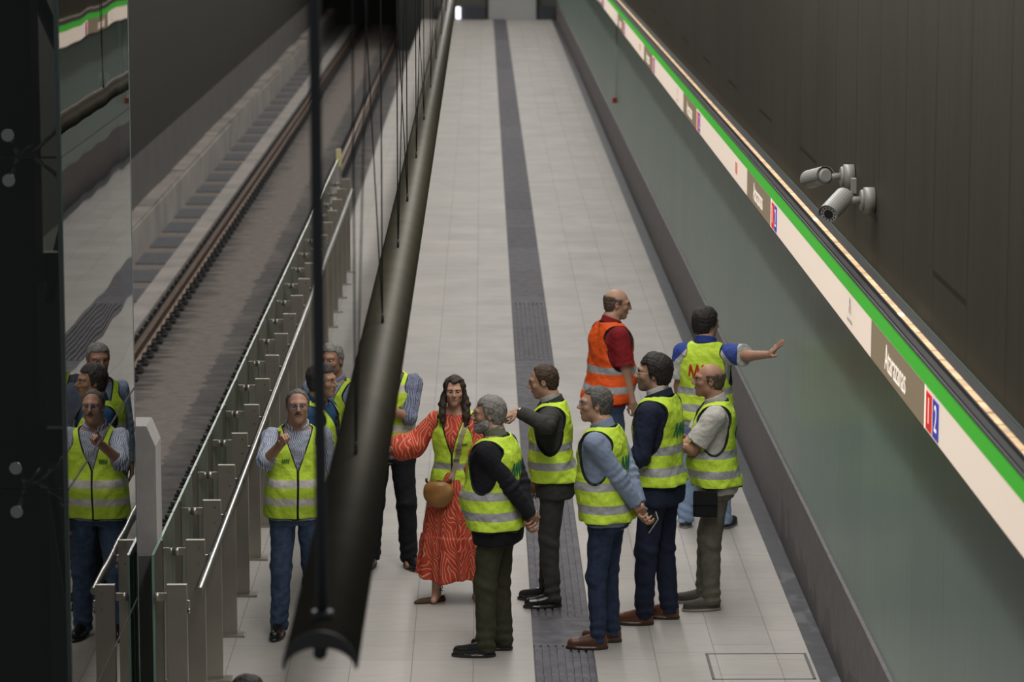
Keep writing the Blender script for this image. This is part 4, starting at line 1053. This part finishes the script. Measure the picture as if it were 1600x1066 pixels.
def f_dress(P):
    d = smin(w5.torso(P, .014, .86, 1.455), w5.neck(P, .004), .01); d = np.maximum(d, P[:, 2] - 1.475)
    z = P[:, 2]; t = np.clip((1.02 - z)/.84, 0, 1); ang = np.arctan2(P[:, 1], P[:, 0])
    rr = np.sqrt((P[:, 0]/1.12)**2 + ((P[:, 1] + .01)/.98)**2); rad = .135 + .085*np.sqrt(t) + .035*t + np.where(z < .52, .012, 0) + (.004 + .016*t)*np.sin(ang*11 + 2*np.sin(ang*3)) + .006*np.sin(ang*19 + 5*z)*t
    sk = (rr - rad)*.8; hem = .185 + .015*np.sin(ang*3 + 1); sk = np.maximum(np.maximum(sk, hem - z), z - 1.03)
    inner = (rr - rad + .026)*.8; sk = np.maximum(sk, -np.maximum(inner, z - .60))
    d = smin(d, sk, .015)
    for arm in w5.arms:
        sh, E, W = arm[:3]; u = (W - E)/np.linalg.norm(W - E)
        a = smin(rc(P, sh, E, .056, .085), rc(P, E, E + u*.12, .088, .098), .04); a = smin(a, rc(P, E + u*.12, W - u*.015, .098, .036), .02); a = np.maximum(a, ((P - _p(W)) @ _p(u)) + .015)
        d = smin(d, a + .0055*np.sin(30*((P - _p(E)) @ _p(np.cross(u, (0, 0, 1)))) + 22*P[:, 2]), .03)
    return d + wob(P, .003, 20, 2)
lo, hi = p.bounds(.2); lo[2] = .1; hi[2] = 1.5; p.poly(f_dress, lo, hi, .0085, 'patterned_dress', M_DRESS)
p.shoes(m_shoe('brown suede flat shoe', (.085, .045, .018), (.04, .025, .015), .8, .006), .27, flat=True)
p.vest(m_vest('yellow hi-vis fabric', YEL, (.90, 1.06), .05), .83, .030, .02, v=(1.16, .30), up=-.02); p.mark(M_PRINT, -.095, 1.24, .05, .02, False, thick=.006, name='small_print')
bm = bmesh.new(); sh, E, W = p.arms[1][:3]; u = (W - E)/np.linalg.norm(W - E); cyl(bm, tuple((W - u*.006)*p.S), tuple((W - u*-.002)*p.S), .029*p.S, seg=20); obj('bracelet', bm, new_mat('gold', (.6, .4, .12), .25, 1), p.root)
# shoulder bag
def placed(pr, name, label, cat):
    o = empty(name, tuple(pr.root.location), pr.root.rotation_euler.z); tag(o, label, cat); return o
bag = placed(p, 'shoulder_bag', 'rounded tan leather shoulder bag hanging at the hip of the woman in red', 'bag')
bc = np.array((.085, .215, .885))
def f_bag(P):
    q = P - _p(bc); q = q.copy(); q[:, 0] = q[:, 0]
    d = el(q, (0, 0, -.01), (.118, .055, .112)); d = smax(d, q[:, 2] - .078 + .2*np.abs(q[:, 0])**1.3, .03); return d - .004 + wob(P, .003, 24)
o = polygonize(f_bag, bc*1 - .2, bc*1 + .2, .006, 'bag_body', new_mat('tan leather', (.30, .145, .04), .45, noise=.12, nscale=9), bag); o.scale = (p.S,)*3
bm = bmesh.new(); tube(bm, [(-.01, .208, .955), (.085, .218, .967), (.18, .208, .95)], .006, 6)
for x_ in (-.01, .18): cyl(bm, (x_, .212, .955), (x_, .212, .985), .009, seg=8)
bmesh.ops.scale(bm, vec=(p.S,)*3, verts=bm.verts); obj('bag_zip', bm, new_mat('dark bag hardware', (.06, .04, .02), .4, .5), bag)
# strap across the chest on the vest surface
bm = bmesh.new(); A = np.array((-.115, 1.43)); Bq = np.array((.0, .965)); n = 26; pts = []
cc = []
for i in range(n+1):
    t = i/n; c = A + (Bq - A)*t
    for dx in (-.017, .017): cc.append((c[0] + dx, c[1] + dx*.3))
cc = np.array(cc); l0 = np.zeros(len(cc)); h0 = np.full(len(cc), .5)
for _ in range(20):
    m_ = (l0+h0)/2; ins = np.minimum(p._vest(np.stack((cc[:, 0], m_, cc[:, 1]), 1).astype(F)), f_dress(np.stack((cc[:, 0], m_, cc[:, 1]), 1).astype(F))) < 0; l0 = np.where(ins, m_, l0); h0 = np.where(ins, h0, m_)
V = [bm.verts.new((cc[i, 0]*p.S, (h0[i] + .008)*p.S, cc[i, 1]*p.S)) for i in range(len(cc))]
for i in range(0, len(V)-2, 2): bm.faces.new((V[i], V[i+1], V[i+3], V[i+2]))
o = obj('bag_strap', bm, new_mat('beige woven strap', (.34, .27, .19), .8, noise=.2, nscale=40), bag); o.modifiers.new('s', 'SOLIDIFY').thickness = .004
bm = bmesh.new()
for t in (.5, .68):
    bm = bmesh.new(); c = A + (Bq - A)*t; j = int(t*n)*2; box(bm, (c[0]-.024)*p.S, (c[0]+.024)*p.S, (h0[j]+.006)*p.S, (h0[j]+.016)*p.S, (c[1]-.012)*p.S, (c[1]+.012)*p.S, .003)
    obj('strap_buckle', bm, M_CHROME, bag)
# rolled papers in her left hand
# 6 -- bearded man in front
BH = dict(rh=dict(w=(.035, -.235, .925), e=(.9, -.5, .1), d=(-.75, -.10, -.45), n=(0, -.9, .3), pose='curl'), lh=dict(w=(-.015, -.265, .965), e=(-.9, -.5, .1), d=(.75, -.12, -.5), n=(0, .9, .3), pose='curl'))
p = Person('grey-bearded man in a black blazer and olive trousers, hands behind his back', (.085, 20.98), 66, 1.75, belly=.06, girth=1.10, seed=6, skin=SK1, hy=26, hp=-2, lean=.03, feet=((-.11, .03, 22), (.11, .0, 14)), **BH)
p.body(); p.hair(H_GREY, 'short', .012, rec=.012); p.beard(H_WHITE, .009); p.trousers(OLIVE, .012); p.shoes(SH_BLK, .30)
p.top(BLACKC, 'blazer', .018, .765, 1.0, .016, zhi=1.48); p.collar(m_cloth('grey green shirt', (.13, .14, .10)), 'shirt_collar', .060, .070); p.vest(m_vest('yellow hi-vis fabric', YEL, (.895, 1.03)), .82, .036); p.mark(M_LOGO, .015, 1.27, .17, .105, True, thick=.013)
# 7 -- man pointing left
p = Person('man in a charcoal suit pointing to the left over the bearded man\'s shoulder', (.50, 22.38), 84, 1.74, girth=1.0, lean=.06, seed=7, skin=SK3, hy=2, hp=-12, belly=.02,
           lh=dict(w=(-.34, .19, 1.47), e=(-1, -.2, -.1), d=(-.25, .85, -.25), n=(.3, -.2, -.9), pose='point'), rh=dict(w=(.22, .16, .86), e=(.6, -.6, 0)), feet=((-.08, .0, 14), (.12, .06, -4)))
p.body(); p.hair(m_hair('thinning brown hair', (.06, .038, .026)), 'short', .006, rec=.065, brow=H_DARK); p.trousers(GREYS, .002); p.shoes(SH_BLK)
p.top(GREYS, 'suit_jacket', .018, .80, .97, .016); p.collar(m_cloth('pale grey shirt', (.36, .36, .33)), 'shirt_collar', .060, .068); p.collar(GREYS, 'jacket_collar', .076, .038); p.vest(m_vest('yellow hi-vis fabric', YEL, (.965, 1.10)), .865, .036, .03); p.watch(0, M_CHROME)
# 8 -- orange vest
p = Person('bald man with glasses in an orange vest over a dark red polo', (1.02, 25.8), -68, 1.81, lean=.06, belly=.05, girth=1.08, seed=8, skin=SK3, hy=-20, hp=-8,
           lh=dict(w=(-.17, .20, .86), e=(-.5, -.7, -.1), d=(.2, .5, -.7)), rh=dict(w=(.22, .12, .84), e=(.5, -.7, -.1), d=(-.2, .4, -.8), n=(-1, 0, 0)), feet=((-.11, 0, 8), (.12, .03, -8)))
p.body(); p.hair(H_STUB, 'ring', .0035); p.glasses(M_FRAME); p.trousers(DENIM2); p.shoes(SH_BLK); p.top(REDP, 'polo_shirt', .014, .84, .40, .016); p.collar(REDP)
p.vest(m_vest('orange hi-vis fabric', (.80, .10, .012), (.95, 1.10)), .86, .034, .03, up=.0)
# 9 -- light blue shirt
p = w9 = Person('man in a light blue shirt, dark jeans and brown shoes, hands behind his back', (.83, 21.18), 68, 1.78, belly=.03, girth=1.02, lean=.07, seed=9, skin=SK3, hy=26, hp=2, feet=((-.10, .02, 20), (.12, .0, 10)),
           rh=dict(w=(.03, -.25, .90), e=(.9, -.5, .1), d=(-.55, -.25, -.55), n=(0, -.9, .3), pose='hold'), lh=dict(w=(-.02, -.235, .95), e=(-.9, -.5, .1), d=(.75, -.2, -.45), n=(0, .9, .3), pose='curl'))
p.body(); p.hair(H_SALT, 'short', .008, rec=.03); p.glasses(M_FRAMEB); p.trousers(DENIM, -.002); p.shoes(SH_BRN); p.top(LBLUE, 'shirt', .014, .84, .95, .016); p.collar(LBLUE, r=.064, hgt=.055); p.vest(m_vest('yellow hi-vis fabric', YEL, (.88, 1.03)), .81, .036); p.mark(M_LOGO, .03, 1.25, .16, .105, True, thick=.013)
ph_ = placed(p, 'mobile_phone', 'dark mobile phone held behind the back of the man in the light blue shirt', 'phone')
bm = bmesh.new(); box(bm, -.036, .036, -.0045, .0045, -.072, .072, .004, 0); box(bm, -.033, .033, -.0055, .0055, -.069, .069, 0, 1)
o = obj('phone_case', bm, [new_mat('silver phone edge', (.45, .45, .45), .3, .7), M_BLACK], ph_); fw = p.arms[1][2] + np.array((-.035, -.095, -.085)); o.location = Vector(fw)*p.S; o.rotation_euler = (R(18), R(-35), R(35))
# 10 -- tall man in navy suit
p = Person('tall dark-haired man in a navy suit and clear glasses with tan brown shoes', (1.22, 21.85), 64, 1.89, lean=.02, girth=.98, seed=10, skin=SK1, hy=24, hp=2, stub=(.13, .11, .10), feet=((-.10, .06, 20), (.12, -.03, 14)),
           lh=dict(w=(-.17, .24, 1.02), e=(-.4, -.7, -.3), d=(.4, .7, 0)), rh=dict(w=(.17, .24, 1.02), e=(.4, -.7, -.3), d=(-.4, .7, 0)))
p.body(); p.hair(H_DARK, 'short', .020, rec=-.01); p.glasses(M_FRAMEC, .025); p.trousers(NAVY, .006); p.shoes(SH_TAN, .29); p.top(NAVY, 'suit_jacket', .018, .79, 1.0, .017); p.collar(WHITEC, 'shirt_collar', .060, .074); p.collar(NAVY, 'jacket_collar', .076, .045)
p.vest(yv(10, (.94, 1.075)), .865, .036, .026); p.mark(M_LOGO, .02, 1.28, .16, .10, True, thick=.012)
# 11 -- man touching the wall
p = Person('man in a blue and white polo seen from behind, touching the green wall', (1.76, 25.0), -14, 1.76, girth=1.06, seed=11, skin=SK1, hy=-42, hp=-4, belly=.03,
           rh=dict(w=(.575, -.375, 1.47), e=(.2, -.3, -.9), d=(.52, -.47, .68), n=(.9, .25, -.3), pose='flat', bend=0), lh=dict(w=(-.24, .10, .84), e=(-.5, -.7, 0)), feet=((-.15, .0, 10), (.15, .02, -18)))
p.body(); p.hair(H_DARK, 'short', .020); p.trousers(LDEN, .014); p.shoes(m_shoe('dark sneaker', (.03, .03, .035), (.3, .3, .3), .6, .015))
mp_ = new_mat('blue and white polo', (.5, .5, .5), .85); g = G(mp_); x, y, z = g.xyz(); ax = g.math('ABSOLUTE', x)
lim = g.math('SUBTRACT', 1.60, g.math('MULTIPLY', ax, 1.05)); g.col(g.mix(g.math('GREATER_THAN', z, g.math('ADD', lim, g.math('MULTIPLY', g.math('GREATER_THAN', ax, .285), 2.0))), (.52, .52, .50), (.03, .06, .30))); g.bump(g.noise(14, 3), .4, .02)
p.top(mp_, 'polo_shirt', .014, .84, .36, .020); p.collar(BLUEP, hgt=.055); p.vest(yv(11, (.96, 1.09)), .88, .036, .02, arm=(.09, .14), up=.0); p.mark(M_LOGOR, -.005, 1.28, .20, .11, True, thick=.016)
# 12 -- crossed arms
p = w12 = Person('bald-crowned man in a white polo with arms crossed, khaki trousers and grey sneakers', (1.65, 22.3), 84, 1.76, lean=.03, belly=.05, girth=1.02, seed=12, skin=SK2, hy=10, hp=3, feet=((-.10, .02, 16), (.12, .08, 4)),
           lh=dict(w=(.02, .265, 1.15), e=(-.8, .15, -.7), d=(.85, .1, .35), n=(0, -.9, -.2), pose='relax'), rh=dict(w=(-.03, .30, 1.12), e=(.8, .15, -.7), d=(-.8, .0, .35), n=(0, -.9, -.2), pose='relax'))
p.body(); p.hair(H_STUB, 'ring', .005); p.glasses(M_FRAME); p.trousers(KHAKI, .008); p.shoes(SH_SNK)
mw = new_mat('white polo with dark cuff lines', (.5, .48, .44), .85); g = G(mw); g.xyz(); g.bump(g.noise(14, 3), .4, .02); p.top(mw, 'polo_shirt', .014, .84, .40, .018); p.collar(WHITEC, r=.064, hgt=.055)
p.vest(m_vest('yellow hi-vis fabric', YEL, (.91, 1.05)), .84, .034, .03); p.mark(M_LOGO, .03, 1.27, .15, .10, True, thick=.012)
pch = placed(p, 'belt_pouch', 'small black pouch hanging below the vest of the man in the white polo', 'pouch')
bm = bmesh.new(); box(bm, -.262, -.212, -.02, .15, .70, .885, .02); box(bm, -.270, -.262, -.018, .148, .79, .888, .003); bmesh.ops.scale(bm, vec=(p.S,)*3, verts=bm.verts); obj('pouch_body', bm, m_cloth('black nylon', (.008, .008, .009), .6), pch)
# 13 -- only the crown of this head reaches into the frame
p = Person('person with only the dark top of the head showing at the bottom edge', (-1.06, 13.98), 10, 1.67, seed=13, skin=SK1)
p.body(); p.hair(H_DARK, 'short', .014); p.trousers(NAVY); p.shoes(SH_BLK); p.top(NAVY, 'jacket', .016, .80, 1.0)
